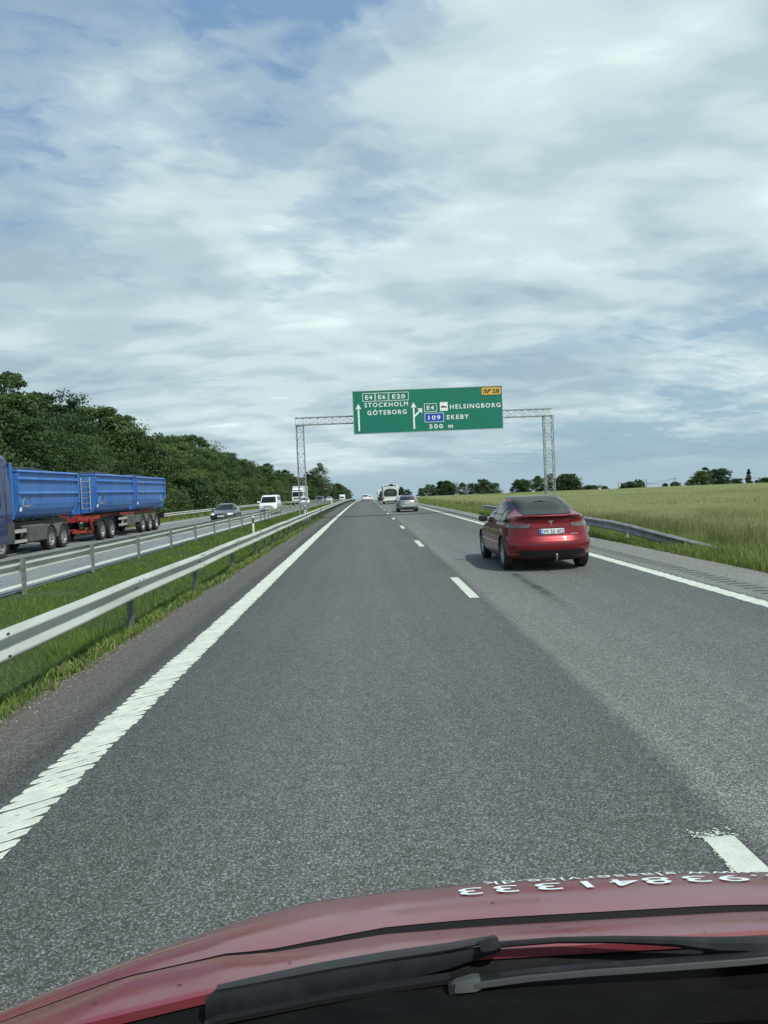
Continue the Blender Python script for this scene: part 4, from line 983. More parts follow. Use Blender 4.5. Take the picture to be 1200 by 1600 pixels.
# ---- lorries
def lorry_cab(root, y0, w_, h, m_, zb=.5, Ld=2.2, glassz=(1.75, 2.75), flat=True):
    """tall cab-over cab, front at +y"""
    B = Body([(zb, y0, y0+Ld, w_-.05), (zb+.1, y0, y0+Ld+.04, w_), (1.2, y0, y0+Ld+.05, w_), (1.7, y0, y0+Ld-.0, w_), (2.8, y0, y0+Ld-.28, w_-.03), (3.0, y0, y0+Ld-.45, w_-.05), (h-.1, y0+.05, y0+Ld-.9, w_-.12), (h, y0+.15, y0+Ld-1.1, w_-.22)], c=.22, n=3.4)
    q = MB(); B.mesh(q); cb = q.build('cab', m_, root, smooth=True)
    q = MB(); B.patch_end(q, glassz[0], glassz[1], -w_+.14, w_-.14, True, .008, 5, 10); q.build('windscreen', glass_m, cb, smooth=True)
    for sd in (-1, 1):
        q = MB(); B.patch_side(q, sd, 1.8, 2.55, lambda z: y0+1.0+max(0, (1.95-z))*.6, lambda z: y0+Ld-.35-.2*(z-1.8), .008, 4, 6); q.build('side_window', glass_m, cb, smooth=True)
        q = MB(); q.box((sd*(w_+.16), y0+Ld-.22, 2.35), (.20, .16, .65), bev=.04); q.bar((sd*(w_-.05), y0+Ld-.3, 2.6), (sd*(w_+.12), y0+Ld-.22, 2.6), .05); q.build('wing_mirror', blackp, cb)
        q = MB(); a, b_ = (w_-.5, w_-.06) if sd > 0 else (-w_+.06, -w_+.5); B.patch_end(q, .82, 1.02, a, b_, True, .02, 2, 5); q.build('headlight', lamp_w, cb)
    for z0, z1, xw in ((1.12, 1.24, .85), (1.32, 1.44, .85), (1.52, 1.6, .8), (.62, .76, .9)):
        q = MB(); B.patch_end(q, z0, z1, -xw, xw, True, .012, 2, 8); q.build('grille', blackp, cb)
    q = MB(); B.patch_end(q, 2.95, 3.08, -w_+.15, w_-.15, True, .10, 2, 8); q.build('sun_visor', blackp, cb)
    return B, cb
wl = empty('lorry'); tag(wl, 'white lorry with a tall box body coming towards us, seen through the gantry tower', 'lorry')
lorry_cab(wl, 9.6, 1.24, 3.55, whitep)
box_m = mat('lorry_box', (.58, .66, .64), .45, 0, (.5, .58, .57), 1.0)
q = MB(); q.box((0, 4.6, 2.55), (2.52, 9.3, 2.85), bev=.04); q.build('cargo_box', box_m, wl)
q = MB(); q.box((0, 4.8, .95), (2.3, 9.6, .3)); q.box((0, 5.5, .6), (2.4, 3.0, .5)); q.build('chassis', blackp, wl)
add_wheels(wl, (1.8, 3.1, 10.6), 1.22, .48, .3, 6, 'lorry'); place(wl, -14.3, 160, True, 11.8)
wl2 = empty('lorry'); tag(wl2, 'distant white lorry with a box body, mostly hidden behind the motorhome', 'lorry')
lorry_cab(wl2, 9.6, 1.24, 3.55, whitep)
q = MB(); q.box((0, 4.6, 2.5), (2.52, 9.3, 2.9), bev=.04); bx_ = q.build('cargo_box', whitep, wl2)
q = MB(); q.box((0, -.07, 2.5), (2.3, .03, 2.6)); q.box((0, -.09, 2.5), (.03, .03, 2.6)); q.build('rear_door', box_m, bx_)
q = MB(); q.box((0, 4.8, .95), (2.3, 9.6, .3)); q.build('chassis', blackp, wl2); lamps
for sd in (-1, 1):
    q = MB(); q.box((sd*1.0, -.05, .9), (.4, .05, .14)); q.build('tail_light', lamp_r, wl2)
add_wheels(wl2, (1.8, 3.1, 10.6), 1.22, .48, .3, 6, 'lorry'); place(wl2, 4.9, 292)

# ---- blue tipper lorry with trailer (front of each body towards us)
blue_b = mat('tipper_blue', (.022, .125, .42), .5, .0, (.065, .17, .40), 1.3, coat=.15, stretch=(1, 1.2, .35))
blue_cab = mat('cab_dark_blue', (.014, .024, .12), .3, .3, coat=1)
dirty = mat('dirty_grey_steel', (.12, .13, .12), .65, .2, (.06, .065, .06), 3)
red_ch = mat('red_chassis', (.33, .035, .025), .55, 0, (.16, .03, .025), 4)
def tipper(root, y0, y1, name='tipper_body', ladder=True, zt=3.32, zb=1.38, arc_front=True, cab_side=1):
    """local: front at larger y. visible flank is +x side after the 180 degree turn -> build both"""
    w_ = 1.26; rings = []
    prof = [(-w_, zt), (-w_, 2.0), (-w_+.03, 1.78), (-w_+.13, 1.56), (-w_+.32, zb+.05), (-.5, zb), (.5, zb), (w_-.32, zb+.05), (w_-.13, 1.56), (w_-.03, 1.78), (w_, 2.0), (w_, zt)]
    inner = [(x*.955, z+.05 if z < zt else z) for x, z in reversed(prof)]
    q = MB(); a = [(x, y0, z) for x, z in prof+inner]; b_ = [(x, y1, z) for x, z in prof+inner]; q.loft([a, b_], True, True)
    for yy, th in ((y0+.02, .04), (y1-.02, .04)):
        q.loft([[(x, yy-th, z) for x, z in prof], [(x, yy+th, z) for x, z in prof]], True, True)
    body = q.build(name, blue_b, root)
    q = MB()
    for sd in (-1, 1):
        for z, dz in ((zt+.0, .07), (zt-.30, .09), (zt-.87, .09)):
            y_a, y_b = y0-.03, y1+.03
            q.loft([[(sd*(w_-.002), yy, z+dz), (sd*(w_+.085), yy, z-.0), (sd*(w_+.075), yy, z-.03), (sd*(w_-.002), yy, z-.035)] for yy in (y_a, y_b)], True, True)
        q.box((sd*(w_+.03), y0+.04, (zt+1.95)/2+.02), (.09, .12, zt-1.95)); q.box((sd*(w_+.02), y1-.03, (zt+1.95)/2+.01), (.05, .09, zt-1.95))
    q.box((0, y0+.01, zt+.03), (2*w_, .13, .08)); q.box((0, y1-.01, zt+.03), (2*w_, .13, .08))
    q.build('rib', blue_b, body)
    # tarpaulin roll arching above the rim
    q = MB(); q.tube([(-.25, y0+.3+(y1-y0-.6)*k/12, zt+.05+.14*math.sin(math.pi*k/12)) for k in range(13)], .10, 10); q.build('tarpaulin_roll', mat('tarpaulin', (.02, .025, .04), .6), body, smooth=True)
    q = MB()
    for sd in (-1, 1):
        ya = y1-.35 if arc_front else y0+1.15
        pr = None; n = 14
        for k in range(n):
            t0, t1 = math.pi*k/n, math.pi*(k+1)/n
            q.bar((sd*(w_+.004), ya-.40+.40*math.cos(t0), 1.90+.38*math.sin(t0)), (sd*(w_+.004), ya-.40+.40*math.cos(t1), 1.90+.38*math.sin(t1)), .006, .035, up=(1, 0, 0))
        for k in range(8): q.box((sd*(w_+.004), ya-.62+.065*k, 1.91), (.006, .04, .07 if k % 2 else .09))
    q.build('arc_logo', mat('faded_yellow_print', (.28, .33, .22), .6), body)
    q = MB()
    for sd in (-1, 1): q.box((sd*(w_-.03), y1-.22, 1.79), (.03, .16, .15))
    q.build('info_sticker', plate_m, body)
    if ladder:
        q = MB(); xl_ = -.62*cab_side
        for dx in (-.21, .21): q.tube([(xl_*1.3+dx, y1+.16, 1.62), (xl_*1.3+dx, y1+.16, 3.1), (xl_*1.3+dx, y1+.03, 3.2)], .022, 6)
        for k in range(6): q.tube([(xl_*1.3-.21, y1+.16, 1.66+.27*k), (xl_*1.3+.21, y1+.16, 1.66+.27*k)], .016, 6)
        q.build('ladder', galv, body)
    q = MB()
    for sd in (-1, 1):
        q.bar((sd*1.0, y0+.05, 1.95), (sd*.75, y0-.30, 1.25), .10, .16); q.bar((sd*1.28, y0+.0, 2.15), (sd*1.18, y0-.22, 1.9), .07, .12); q.bar((sd*1.22, y0+.02, 2.0), (sd*1.15, y0+.5, 1.45), .06, .10)
    q.build('hinge_arm', blue_b, body)
    return body
def fender(mb, y, r, x0, x1, z=.5, a0=5, a1=175, th=.03, gap=.07):
    o_, i_ = [], []
    rings = []
    for k in range(15):
        a = R(a0+(a1-a0)*k/14); c_, s_ = math.cos(a), math.sin(a)
        rings.append([(x0, y+(r+gap)*c_, z+(r+gap)*s_), (x1, y+(r+gap)*c_, z+(r+gap)*s_), (x1, y+(r+gap+th)*c_, z+(r+gap+th)*s_), (x0, y+(r+gap+th)*c_, z+(r+gap+th)*s_)])
    mb.loft(rings, True, True)
TX = -14.72
tl_ = empty('tipper_lorry'); tag(tl_, 'blue tipper lorry on the opposite carriageway, its dark blue cab cut by the left edge', 'lorry')
Y0 = 36.3     # rear of the rigid lorry; local front = +y, turned to face us
tipper(tl_, .49, 6.61, ladder=True, zt=3.28)
lorry_cab(tl_, 7.0, 1.25, 3.86, blue_cab)
q = MB(); q.box((0, 3.6, 1.16), (1.0, 7.2, .22)); q.box((0, 3.6, .95), (.8, 7.4, .25)); ch_ = q.build('chassis', dirty, tl_)
for sd in (-1, 1):
    q = MB(); q.box((sd*1.12, 5.05, .80), (.36, 1.7, .68), bev=.05); q.build('side_tank', dirty, tl_)
    q = MB(); q.box((sd*1.2, 6.5, .95), (.06, 1.1, .14)); q.box((sd*1.2, 6.5, .55), (.06, 1.1, .12)); q.build('side_rail', galv, tl_)
    for yy in (2.25, 3.55-.0):
        pass
    for yy in (2.30, 3.62):
        q = MB(); fender(q, yy, .50, sd*.72, sd*1.24, .5, 2, 178, .04); q.build('mudguard', dirty, tl_)
    q = MB(); q.box((sd*1.0, 1.62, .45), (.48, .03, .55)); q.box((sd*1.0, 7.45, .45), (.4, .03, .5)); q.build('mud_flap', blackp, tl_)
add_wheels(tl_, (2.30, 3.62, 8.1), 1.24, .50, .34, 8, 'lorry')
for sd in (-1, 1):
    q = MB(); q.box((sd*1.235, 7.35, .95), (.04, .62, .75), bev=.015); q.build('cab_reflection_panel', mat('reflection_grey', (.05, .055, .055), .4), tl_)  # grey panel added, its colour stands in for a dark reflection on the cab
    q = MB(); q.box((sd*1.254, 7.62, 2.2), (.012, .012, 2.6)); q.box((sd*1.256, 8.0, 1.55), (.012, .9, .012)); q.build('door_seam', blackp, tl_)
    q = MB(); q.box((sd*1.20, 7.02, 2.5), (.10, .10, 2.2), bev=.03); q.build('air_deflector', blue_b, tl_)
tl_.location = (TX, Y0+.0, g(-14, 34)-.05); tl_.rotation_euler = (0, 0, math.pi)
tr = empty('tipper_trailer'); tag(tr, 'long blue twin-body tipper trailer with a red frame, coupled behind the blue lorry', 'trailer')
# local y: 0 = rear end (far), front towards us
LT = 14.2
tipper(tr, 7.08, 13.2, zt=3.32); tipper(tr, .25, 6.45, ladder=False, arc_front=False, zt=3.30)
q = MB(); q.box((0, 6.8, 1.22), (.95, 13.4, .2)); q.box((0, 13.2, 1.05), (2.2, 1.0, .12)); q.bar((-.4, 12.8, .6), (-.1, 15.0, .6), .12); q.bar((.4, 12.8, .6), (.1, 15.0, .6), .12)
for sd in (-1, 1): q.bar((sd*1.1, 13.5, .55), (sd*1.1, 13.8, 1.2), .1); q.bar((sd*.9, 12.9, .50), (sd*.5, 14.6, .55), .1, .14); q.bar((sd*1.1, 12.5, 1.2), (sd*.5, 13.9, 1.15), .10, .16); q.bar((sd*1.0, 6.5, 1.25), (sd*1.0, 8.8, 1.25), .08, .10)
q.build('red_frame', red_ch, tr)
for sd in (-1, 1):
    q = MB(); q.box((sd*1.1, 7.7, .85), (.36, 1.4, .62), bev=.04); q.build('side_box', dirty, tr)
    q = MB(); q.box((sd*1.22, 9.1, 1.0), (.05, 1.4, .12)); q.box((sd*1.22, 9.1, .66), (.05, 1.4, .12)); q.box((sd*1.18, 9.1, .8), (.06, .1, .5)); q.build('side_rail', galv, tr)
    for yy in (10.95, 12.40):
        q = MB(); fender(q, yy, .50, sd*.72, sd*1.24, .5, 2, 178, .04); q.build('mudguard', blackp, tr)
    q = MB(); q.box((sd*1.0, 13.15, .95), (.5, .12, .35), bev=.03); q.build('marker_bracket', blackp, tr)
    for yy in (2.4, 3.85, 5.35):
        q = MB(); fender(q, yy, .50, sd*.72, sd*1.24, .5, 15, 165, .03); q.build('mudguard', dirty, tr)
    q = MB(); q.box((sd*1.0, 1.65, .55), (.48, .03, .6)); q.build('mud_flap', blackp, tr)
q = MB(); q.box((0, .25, .85), (2.3, .12, .3)); q.build('rear_underrun_bar', blackp, tr)
add_wheels(tr, (2.4, 3.85, 5.35, 10.95, 12.40), 1.24, .50, .34, 8, 'lorry')
tr.location = (TX, 51.4, g(-14, 44)-.05); tr.rotation_euler = (0, 0, math.pi)

# ------------------------------------------------------------------ our own van: bonnet, scuttle, wipers, dashboard
VC = .33      # lateral centre of our van
van_red = bpy.data.materials.new('van_red_paint'); van_red.use_nodes = True
t = van_red.node_tree; b = t.nodes['Principled BSDF']; P_, x_, y_ = xcoord(t)
dirt = ramp(t, noise(t, P_, 6, 8, .7), [(.40, 0.0), (.75, .55)])
mp = N(t, 'ShaderNodeMapping'); t.links.new(P_, mp.inputs[0]); mp.inputs['Scale'].default_value = (3, 1.2, 1)
spots = ramp(t, noise(t, mp.outputs[0], 26, 3, .6), [(.70, 0.0), (.76, .7)])
c = mix(t, dirt, (.18, .028, .036), (.19, .078, .082)); c = mix(t, spots, c, (.13, .04, .045)); t.links.new(c, b.inputs['Base Color'])
b.inputs['Roughness'].default_value = .42; b.inputs['Coat Weight'].default_value = 1.0; b.inputs['Specular IOR Level'].default_value = .6
cr = ramp(t, noise(t, P_, 4, 6, .6), [(.3, .06), (.7, .20)]); t.links.new(cr, b.inputs['Coat Roughness'])
van = empty('our_van', (VC, 1.0, 0)); tag(van, 'bonnet, wipers and dashboard of the red van we sit in', 'van')
def samp(lst):       # photo samples -> sorted (|x-VC|, y, z)
    o_ = []
    for px, py, z in lst:
        p = pt(px, py, z); o_.append((abs(p.x-VC) if p.x < VC+.02 else 0, p.y, p.z))
    o_.sort(); return [q[0] for q in o_], [q[1] for q in o_], [q[2] for q in o_]
RA = samp([(0, 1585, .90), (100, 1540, .93), (200, 1500, .955), (300, 1463, .975), (400, 1432, .99), (480, 1410, 1.0), (600, 1394, 1.01), (760, 1379, 1.02)])
RB = samp([(-260, 1690, .84), (0, 1597, .945), (192, 1527, 1.015), (350, 1492, 1.05), (420, 1488, 1.06), (600, 1459, 1.08), (760, 1446, 1.085)])
RC = samp([(-160, 1680, .93), (117, 1597, 1.03), (321, 1548, 1.08), (450, 1520, 1.10), (600, 1497, 1.12), (700, 1484, 1.125), (760, 1479, 1.127)])
print('RA', RA); print('RB', RB); print('RC', RC)
def rowp(Rw, x):
    d = VC-x if x < VC else max(0.0, (x-VC-.22)*1.05)
    def ex(k):
        a, v = Rw[0], Rw[k]
        if d > a[-1]: return v[-1]+(v[-1]-v[-2])/(a[-1]-a[-2])*(d-a[-1])*.8
        return float(np.interp(d, a, v))
    # a little smoothing
    return ex(1), ex(2)
HW = 1.20
def hood_pt(x, tt):
    """tt: -1..0 nose, 0 = front edge seen, 1 = panel gap, 2 = rear edge"""
    ya, za = rowp(RA, x); yb, zb = rowp(RB, x); yc, zc = rowp(RC, x)
    if tt <= 0:
        s_ = -tt
        return Vector((x, ya+.14*s_**.75, za-.62*s_**1.1))
    if tt <= 1:
        s_ = tt; bul = .010*math.sin(math.pi*s_)
        return Vector((x, ya+(yb-ya)*s_, za+(zb-za)*s_+bul))
    s_ = tt-1
    return Vector((x, yb+(yc-yb)*s_, zb+(zc-zb)*s_+.004*math.sin(math.pi*s_)))
xsn = [VC+HW*math.sin(math.pi/2*k/34) for k in range(-34, 35)]
def hood_grid(ts):
    return [[tuple(hood_pt(x, t_)) for x in xsn] for t_ in ts]
def gapw(x):
    s_ = max(0.0, min(1.0, (.75-(VC-x if x < VC else .8*(x-VC)))/.55)); return .012+.10*s_*s_*(3-2*s_)
q = MB(); q.grid(hood_grid([-1, -.85, -.7, -.5, -.35, -.2, -.1, -.03, 0, .08, .2, .35, .5, .65, .78, .84])+[[tuple(hood_pt(x, 1-gapw(x))) for x in xsn]])
rr2 = [tuple(hood_pt(x, 1-gapw(x))) for x in xsn]
bonnet = q.build('bonnet', van_red, van, smooth=True, ang=50); bonnet.matrix_parent_inverse = Matrix.Translation((-VC, -1.0, 0))
def vchild(o_, par=van):
    o_.parent = par
    if par is van: o_.matrix_parent_inverse = Matrix.Translation((-VC, -1.0, 0))
    return o_
# rear strip / wing tops, with the shut line between
q = MB(); ts = [1.04, 1.2, 1.4, 1.6, 1.8, 1.95, 2.0]; gr_ = hood_grid(ts); f0 = [(x, y+.004, z-.03) for x, y, z in gr_[0]]; l0 = [(x, y-.006, z-.003) for x, y, z in gr_[-1]]; l1 = [(x, y-.007, z-.018) for x, y, z in gr_[-1]]
q.grid([f0]+gr_+[l0, l1]); vchild(q.build('bonnet_rear_edge', van_red, smooth=True, ang=50))
q = MB(); q.grid([[(x, y-.0005, z-.0015) for x, y, z in rr2], [(x, y-.004, z-.014) for x, y, z in rr2], [(x, y-.018, z-.004) for x, y, z in hood_grid([1.0])[0]]]); vchild(q.build('shut_line_seal', blackp))
# wings below the shoulders, so the van holds together from the side
for sd in (-1, 1):
    q = MB(); rows = []
    edge_ = [hood_pt(VC+sd*HW, t_) for t_ in (-.7, -.3, 0, .3, .6, 1, 1.5, 2)]
    for dz, dx in ((0, 0), (.05, .02), (.2, .03), (.5, .03)): rows.append([(p.x+sd*dx, p.y, max(p.z-dz, .35)) for p in edge_])
    q.grid(rows); vchild(q.build('wing', van_red, smooth=True))
q = MB(); q.box((VC, 1.80, .50), (1.3, .10, .4), bev=.05); vchild(q.build('front_bumper', blackp, smooth=True))
# crumbs of dried dirt and small chips on the bonnet
q = MB(); rr = random.Random(77)
for k in range(90):
    x = VC+rr.uniform(-1.0, 1.0); tt = rr.uniform(.05, 1.95)
    if .8 < tt < 1.1: continue
    p = hood_pt(x, tt); s_ = rr.uniform(.0008, .0026)*(1 if rr.random() < .93 else 2); L = rr.uniform(1, 3); a0 = rr.random()*6.28
    q.add([(p.x+s_*L*math.cos(a0+6.283*i/6), hood_pt(x, tt).y+s_*math.sin(a0+6.283*i/6), hood_pt(x, tt).z+.0016-(s_*math.sin(a0+6.283*i/6))*.24) for i in range(6)], [(0, 1, 2, 3, 4, 5)])
o = vchild(q.build('dried_dirt', mat('dirt_specks', (.09, .035, .035), .8)), bonnet); o['kind'] = 'stuff'
# lettering on the bonnet (readable from in front of the van, so upside down to us)
vin = mat('white_vinyl', (.72, .80, .80), .45)
def bonnet_text(mb, body, px0, px1, tnear, tfar, spacing=1.1, bold=.012):
    xa = pt(px0, 1390, 1.03).x; xb = pt(px1, 1372, 1.035).x
    v, f = text_mesh(body, 0, 1, .5, 1.0, spacing, bold)
    # subdivide is unnecessary: letters are small against the curvature
    out = []
    for u, _, s_ in v:
        x = xb-(xb-xa)*u; tt = tnear+(tfar-tnear)*s_*1.0
        p = hood_pt(x, max(tt, -.9)); out.append((p.x, p.y, p.z+.0025))
    return mb.add(out, f)
for body, a_, b_ in (('33', 713, 800), ('13', 833, 912), ('84', 952, 1037), ('93', 1071, 1160), ('Tlf.', 1190, 1290)):
    q = MB(); bonnet_text(q, body, a_, b_, .21, .42, bold=.004); vchild(q.build('phone_lettering', vin), bonnet)
q = MB(); bonnet_text(q, 'www.glasservice.dk', 758, 1205, .012, .150, 1.08, .0); vchild(q.build('web_lettering', vin), bonnet)
# hidden support so the paint never shows its open underside
q = MB(); rows = hood_grid([-.9, 0, 1, 1.9]); q.grid([[(x, y-.02, z-.06) for x, y, z in r_] for r_ in rows]); vchild(q.build('bonnet_lining', dark_m))
# scuttle (cowl) below the windscreen
cowl_m = mat('cowl_plastic', (.004, .0045, .005), .6, 0, (.007, .008, .008), 12, bump=.15, spec=.15)  # near-black base: shade of the unbuilt van roof is put into the colour
q = MB(); rows = []
c2_ = hood_grid([2.0])[0]
rows.append([(x, y+.004, z-.016) for x, y, z in c2_]); rows.append([(x, y-.02, z-.035) for x, y, z in c2_]); rows.append([(x, y-.10, z-.035) for x, y, z in c2_]); rows.append([(x, y-.16, z+.01) for x, y, z in c2_]); rows.append([(x, y-.17, z-.03) for x, y, z in c2_])
q.grid(rows); cw = vchild(q.build('cowl', cowl_m, smooth=True, ang=40))
q = MB()
for k in range(60):
    x = VC-.8+1.6*k/59; y_, z_ = rowp(RC, x); q.box((x, y_-.065, z_-.045), (.006, .05, .006))
vchild(q.build('cowl_vent', blackp), cw)
dash_m = mat('dashboard_plastic', (.004, .005, .006), .7, 0, (.007, .008, .010), 30, bump=.3, bscale=300, spec=.15)  # plastic darkened in its base colour for the shade inside the cabin
q = MB(); rows = []
for y_, z_ in ((1.13, 1.03), (1.11, 1.045), (1.00, 1.06), (.85, 1.085), (.70, 1.09), (.60, 1.05), (.57, .90), (.57, .6)):
    rows.append([(x, y_-.10*(abs(x-VC)/1.0)**2, z_-.02*(abs(x-VC)/1.0)**2) for x in [VC-.95+1.9*k/24 for k in range(25)]])
q.grid(rows); dsh = vchild(q.build('dashboard', dash_m, smooth=True, ang=50))
q = MB(); q.loft([[(.55+.26*math.cos(a)*s_, .92+.10*math.sin(a)*s_, 1.08+h_) for a in [2*math.pi*k/20 for k in range(20)]] for s_, h_ in ((1, -.02), (.96, .012), (.85, .028), (.5, .034), (.05, .036))], True, True); vchild(q.build('instrument_hood', mat('dash_grey', (.03, .034, .04), .5)), dsh)
q = MB(); q.tube([(x, 1.075-.08*(abs(x-VC))**2, 1.060-.02*(abs(x-VC))**2) for x in [VC-.9+1.8*k/20 for k in range(21)]], .005, 6); vchild(q.build('dashboard_edge', mat('dash_trim', (.05, .055, .06), .4)), dsh)
# wipers
wb = mat('wiper_black', (.008, .010, .012), .4, 0, (.018, .020, .022), 20, spec=.3)
wsil = mat('wiper_worn_metal', (.11, .125, .125), .35, .6)
def wpts(lst): return [pt(a, b_, z) for a, b_, z in lst]
wp = empty('wiper', (VC, 1.2, 1.0)); wp.parent = van; wp.matrix_parent_inverse = Matrix.Translation((-VC, -1.0, 0))
def wchild(o_): o_.parent = wp; o_.matrix_parent_inverse = Matrix.Translation((-VC, -1.2, -1.0)); return o_
q = MB(); q.tube(wpts([(1290, 1478, 1.115), (1200, 1478, 1.125), (1120, 1477, 1.135), (1052, 1471, 1.14), (960, 1468, 1.145), (870, 1469, 1.145), (778, 1476, 1.14)]), [.018, .016, .013, .008, .006, .005, .005], 8)
q.tube(wpts([(780, 1474, 1.143), (765, 1478, 1.14), (750, 1482, 1.137)]), [.011, .014, .010], 8); wchild(q.build('wiper_arm', wb, smooth=True))
bl = wpts([(775, 1478, 1.13), (700, 1492, 1.125), (600, 1507, 1.115), (500, 1524, 1.105), (420, 1540, 1.095), (340, 1556, 1.085), (322, 1566, 1.08)])
q = MB(); q.loft([[p+Vector((0, dy*s_, dz*s_)) for dy, dz in ((-.020, -.045), (.012, -.045), (.016, -.004), (.006, .012), (-.008, .008), (-.018, -.015))] for p, s_ in zip(bl, (.2, .42, .62, .85, .95, .9, .5))], True, True); wchild(q.build('wiper_blade', wb, smooth=True, ang=40))
q = MB(); q.tube([p+Vector((0, .002, .012)) for p in bl[:-1]], [.006, .007, .008, .008, .007, .005], 8); wchild(q.build('blade_spine', mat('wiper_satin', (.03, .034, .036), .3), smooth=True))
for kk in range(0):
    p = bl[2].lerp(bl[4], kk/13); q = MB(); q.box((p.x, p.y-.010, p.z-.002), (.004, .022, .016)); wchild(q.build('blade_rib', wb))
q = MB(); q.loft([[p+Vector((0, dy, dz)) for dy, dz in ((-.03, -.03), (-.012, -.03), (-.012, -.022), (-.03, -.022))] for p in bl[1:]], True, True); wchild(q.build('blade_rubber', blackp))
wp2 = empty('wiper', (VC, 1.2, 1.0)); wp2.parent = van; wp2.matrix_parent_inverse = Matrix.Translation((-VC, -1.0, 0))
def wchild(o_): o_.parent = wp2; o_.matrix_parent_inverse = Matrix.Translation((-VC, -1.2, -1.0)); return o_
b2 = wpts([(1290, 1483, 1.125), (1150, 1496, 1.125), (1040, 1504, 1.122), (920, 1512, 1.118), (820, 1521, 1.112), (740, 1532, 1.105), (700, 1541, 1.10)])
q = MB(); q.loft([[p+Vector((0, dy, dz)) for dy, dz in ((-.010, -.009), (.008, -.007), (.006, .004), (-.005, .004))] for p in b2], True, True); wchild(q.build('wiper_blade', wb, smooth=True, ang=30))
q = MB(); q.loft([[p+Vector((0, dy, dz)) for dy, dz in ((-.013, -.006), (-.007, -.005), (-.006, .001), (-.011, .001))] for p in b2[:-1]], True, True); wchild(q.build('blade_spine', wsil, smooth=True, ang=30))
pe = b2[-1]; pf = b2[-2]; q = MB(); q.loft([[p+Vector((0, dy*s_, dz*s_)) for dy, dz in ((-.014, -.010), (.010, -.009), (.008, .007), (-.006, .008))] for p, s_ in ((pe, .35), (pe.lerp(pf, .35), .8), (pf, 1), (pf.lerp(b2[-3], .12), .85))], True, True); wchild(q.build('end_cap', wsil, smooth=True, ang=30))
h_ = wpts([(1118, 1474, 1.125), (1150, 1480, 1.12), (1200, 1484, 1.115), (1260, 1486, 1.11)])
q = MB(); q.tube(h_, [.010, .016, .017, .017], 8); q.tube(wpts([(1140, 1492, 1.105), (1175, 1493, 1.10), (1240, 1492, 1.10)]), .007, 6); wchild(q.build('wiper_hinge', chrome, smooth=True))

# ------------------------------------------------------------------ trees
leaf_m = attr_leaf('leaf_dark', [(0, (.030, .060, .026)), (.45, (.058, .108, .040)), (.8, (.10, .165, .056)), (1, (.14, .205, .078))], .42)
leaf_n = attr_leaf('leaf_olive', [(0, (.036, .062, .024)), (.45, (.075, .125, .040)), (.8, (.125, .185, .060)), (1, (.17, .225, .085))], .42)
leaf_l = attr_leaf('leaf_light', [(0, (.03, .055, .02)), (.45, (.07, .115, .036)), (.8, (.11, .16, .05)), (1, (.16, .20, .07))], .3)
leaf_p = attr_leaf('leaf_pale', [(0, (.09, .13, .09)), (.5, (.17, .22, .15)), (1, (.25, .30, .21))], .4)
bark = mat('bark', (.055, .045, .034), .9, 0, (.10, .085, .065), 8, bump=.5, bscale=30)
def crown_mesh(name, seed, h, rad, z0, nclump, nleaf, ls, m_, shape='broad', ragged=.25):
    r_ = np.random.default_rng(seed); P_ = []; T = []; S = []
    for k in range(nclump):
        u = r_.random()
        if shape == 'conifer':
            zz = z0+(h-z0)*u**1.2; rr_2 = rad*(1-(zz-z0)/(h-z0))**.85+.05; q_ = np.sqrt(r_.random())
            cs = .18*rad+.12*rr_2
        else:
            zz = z0+(h-z0)*u; f_ = (zz-z0)/(h-z0); prof_ = {'broad': math.sin(math.pi*min(1, .14+.86*f_))**.6, 'full': (1-max(0, f_-.25)**2*1.35)**.5*(1 if f_ > .05 else .9), 'tall': math.sin(math.pi*min(1, .12+.88*f_))**.8}[shape]
            rr_2 = rad*prof_*(1+r_.normal(0, ragged*.5)); q_ = r_.random()**.42
            cs = rad*(r_.uniform(.10, .34) if r_.random() > .2 else .45)*(.6 if f_ > .85 else 1)
        a = r_.random()*2*np.pi; c_ = np.array([rr_2*q_*np.cos(a), rr_2*q_*np.sin(a), min(zz, h-.3*cs)])
        n_ = nleaf; d = r_.normal(size=(n_, 3)); d /= np.linalg.norm(d, axis=1)[:, None]; rad_ = r_.random(n_)**.4
        p = c_+d*rad_[:, None]*cs*np.array([1.15, 1.15, .62 if shape != 'conifer' else .5])
        if shape == 'conifer': p[:, 2] -= np.linalg.norm(p[:, :2], axis=1)*.25
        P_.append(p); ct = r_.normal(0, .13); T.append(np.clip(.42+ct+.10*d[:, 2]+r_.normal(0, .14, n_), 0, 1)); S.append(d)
    P_ = np.concatenate(P_); T = np.concatenate(T); D = np.concatenate(S); n = len(P_)
    P_[:, 2] = np.maximum(P_[:, 2], .05)
    nrm = D*.7+r_.normal(size=(n, 3))*.75+np.array([0, 0, .45]); nrm /= np.linalg.norm(nrm, axis=1)[:, None]
    a = np.cross(nrm, r_.normal(size=(n, 3))); a /= np.linalg.norm(a, axis=1)[:, None]; b_ = np.cross(nrm, a)
    s_ = ls*r_.uniform(.6, 1.35, n)[:, None]
    V = np.stack([P_-a*s_*.5, P_-b_*s_*.32+a*s_*.05, P_+a*s_*.5, P_+b_*s_*.32-a*s_*.05], 1)
    me = bpy.data.meshes.new(name); me.vertices.add(4*n); me.vertices.foreach_set('co', V.reshape(-1).astype(np.float32))
    me.loops.add(4*n); me.loops.foreach_set('vertex_index', np.arange(4*n, dtype=np.int32)); me.polygons.add(n); me.polygons.foreach_set('loop_start', (np.arange(n)*4).astype(np.int32)); me.update(calc_edges=True)
    at = me.attributes.new('tone', 'FLOAT', 'FACE'); at.data.foreach_set('value', T.astype(np.float32)); me.materials.append(m_)
    return me
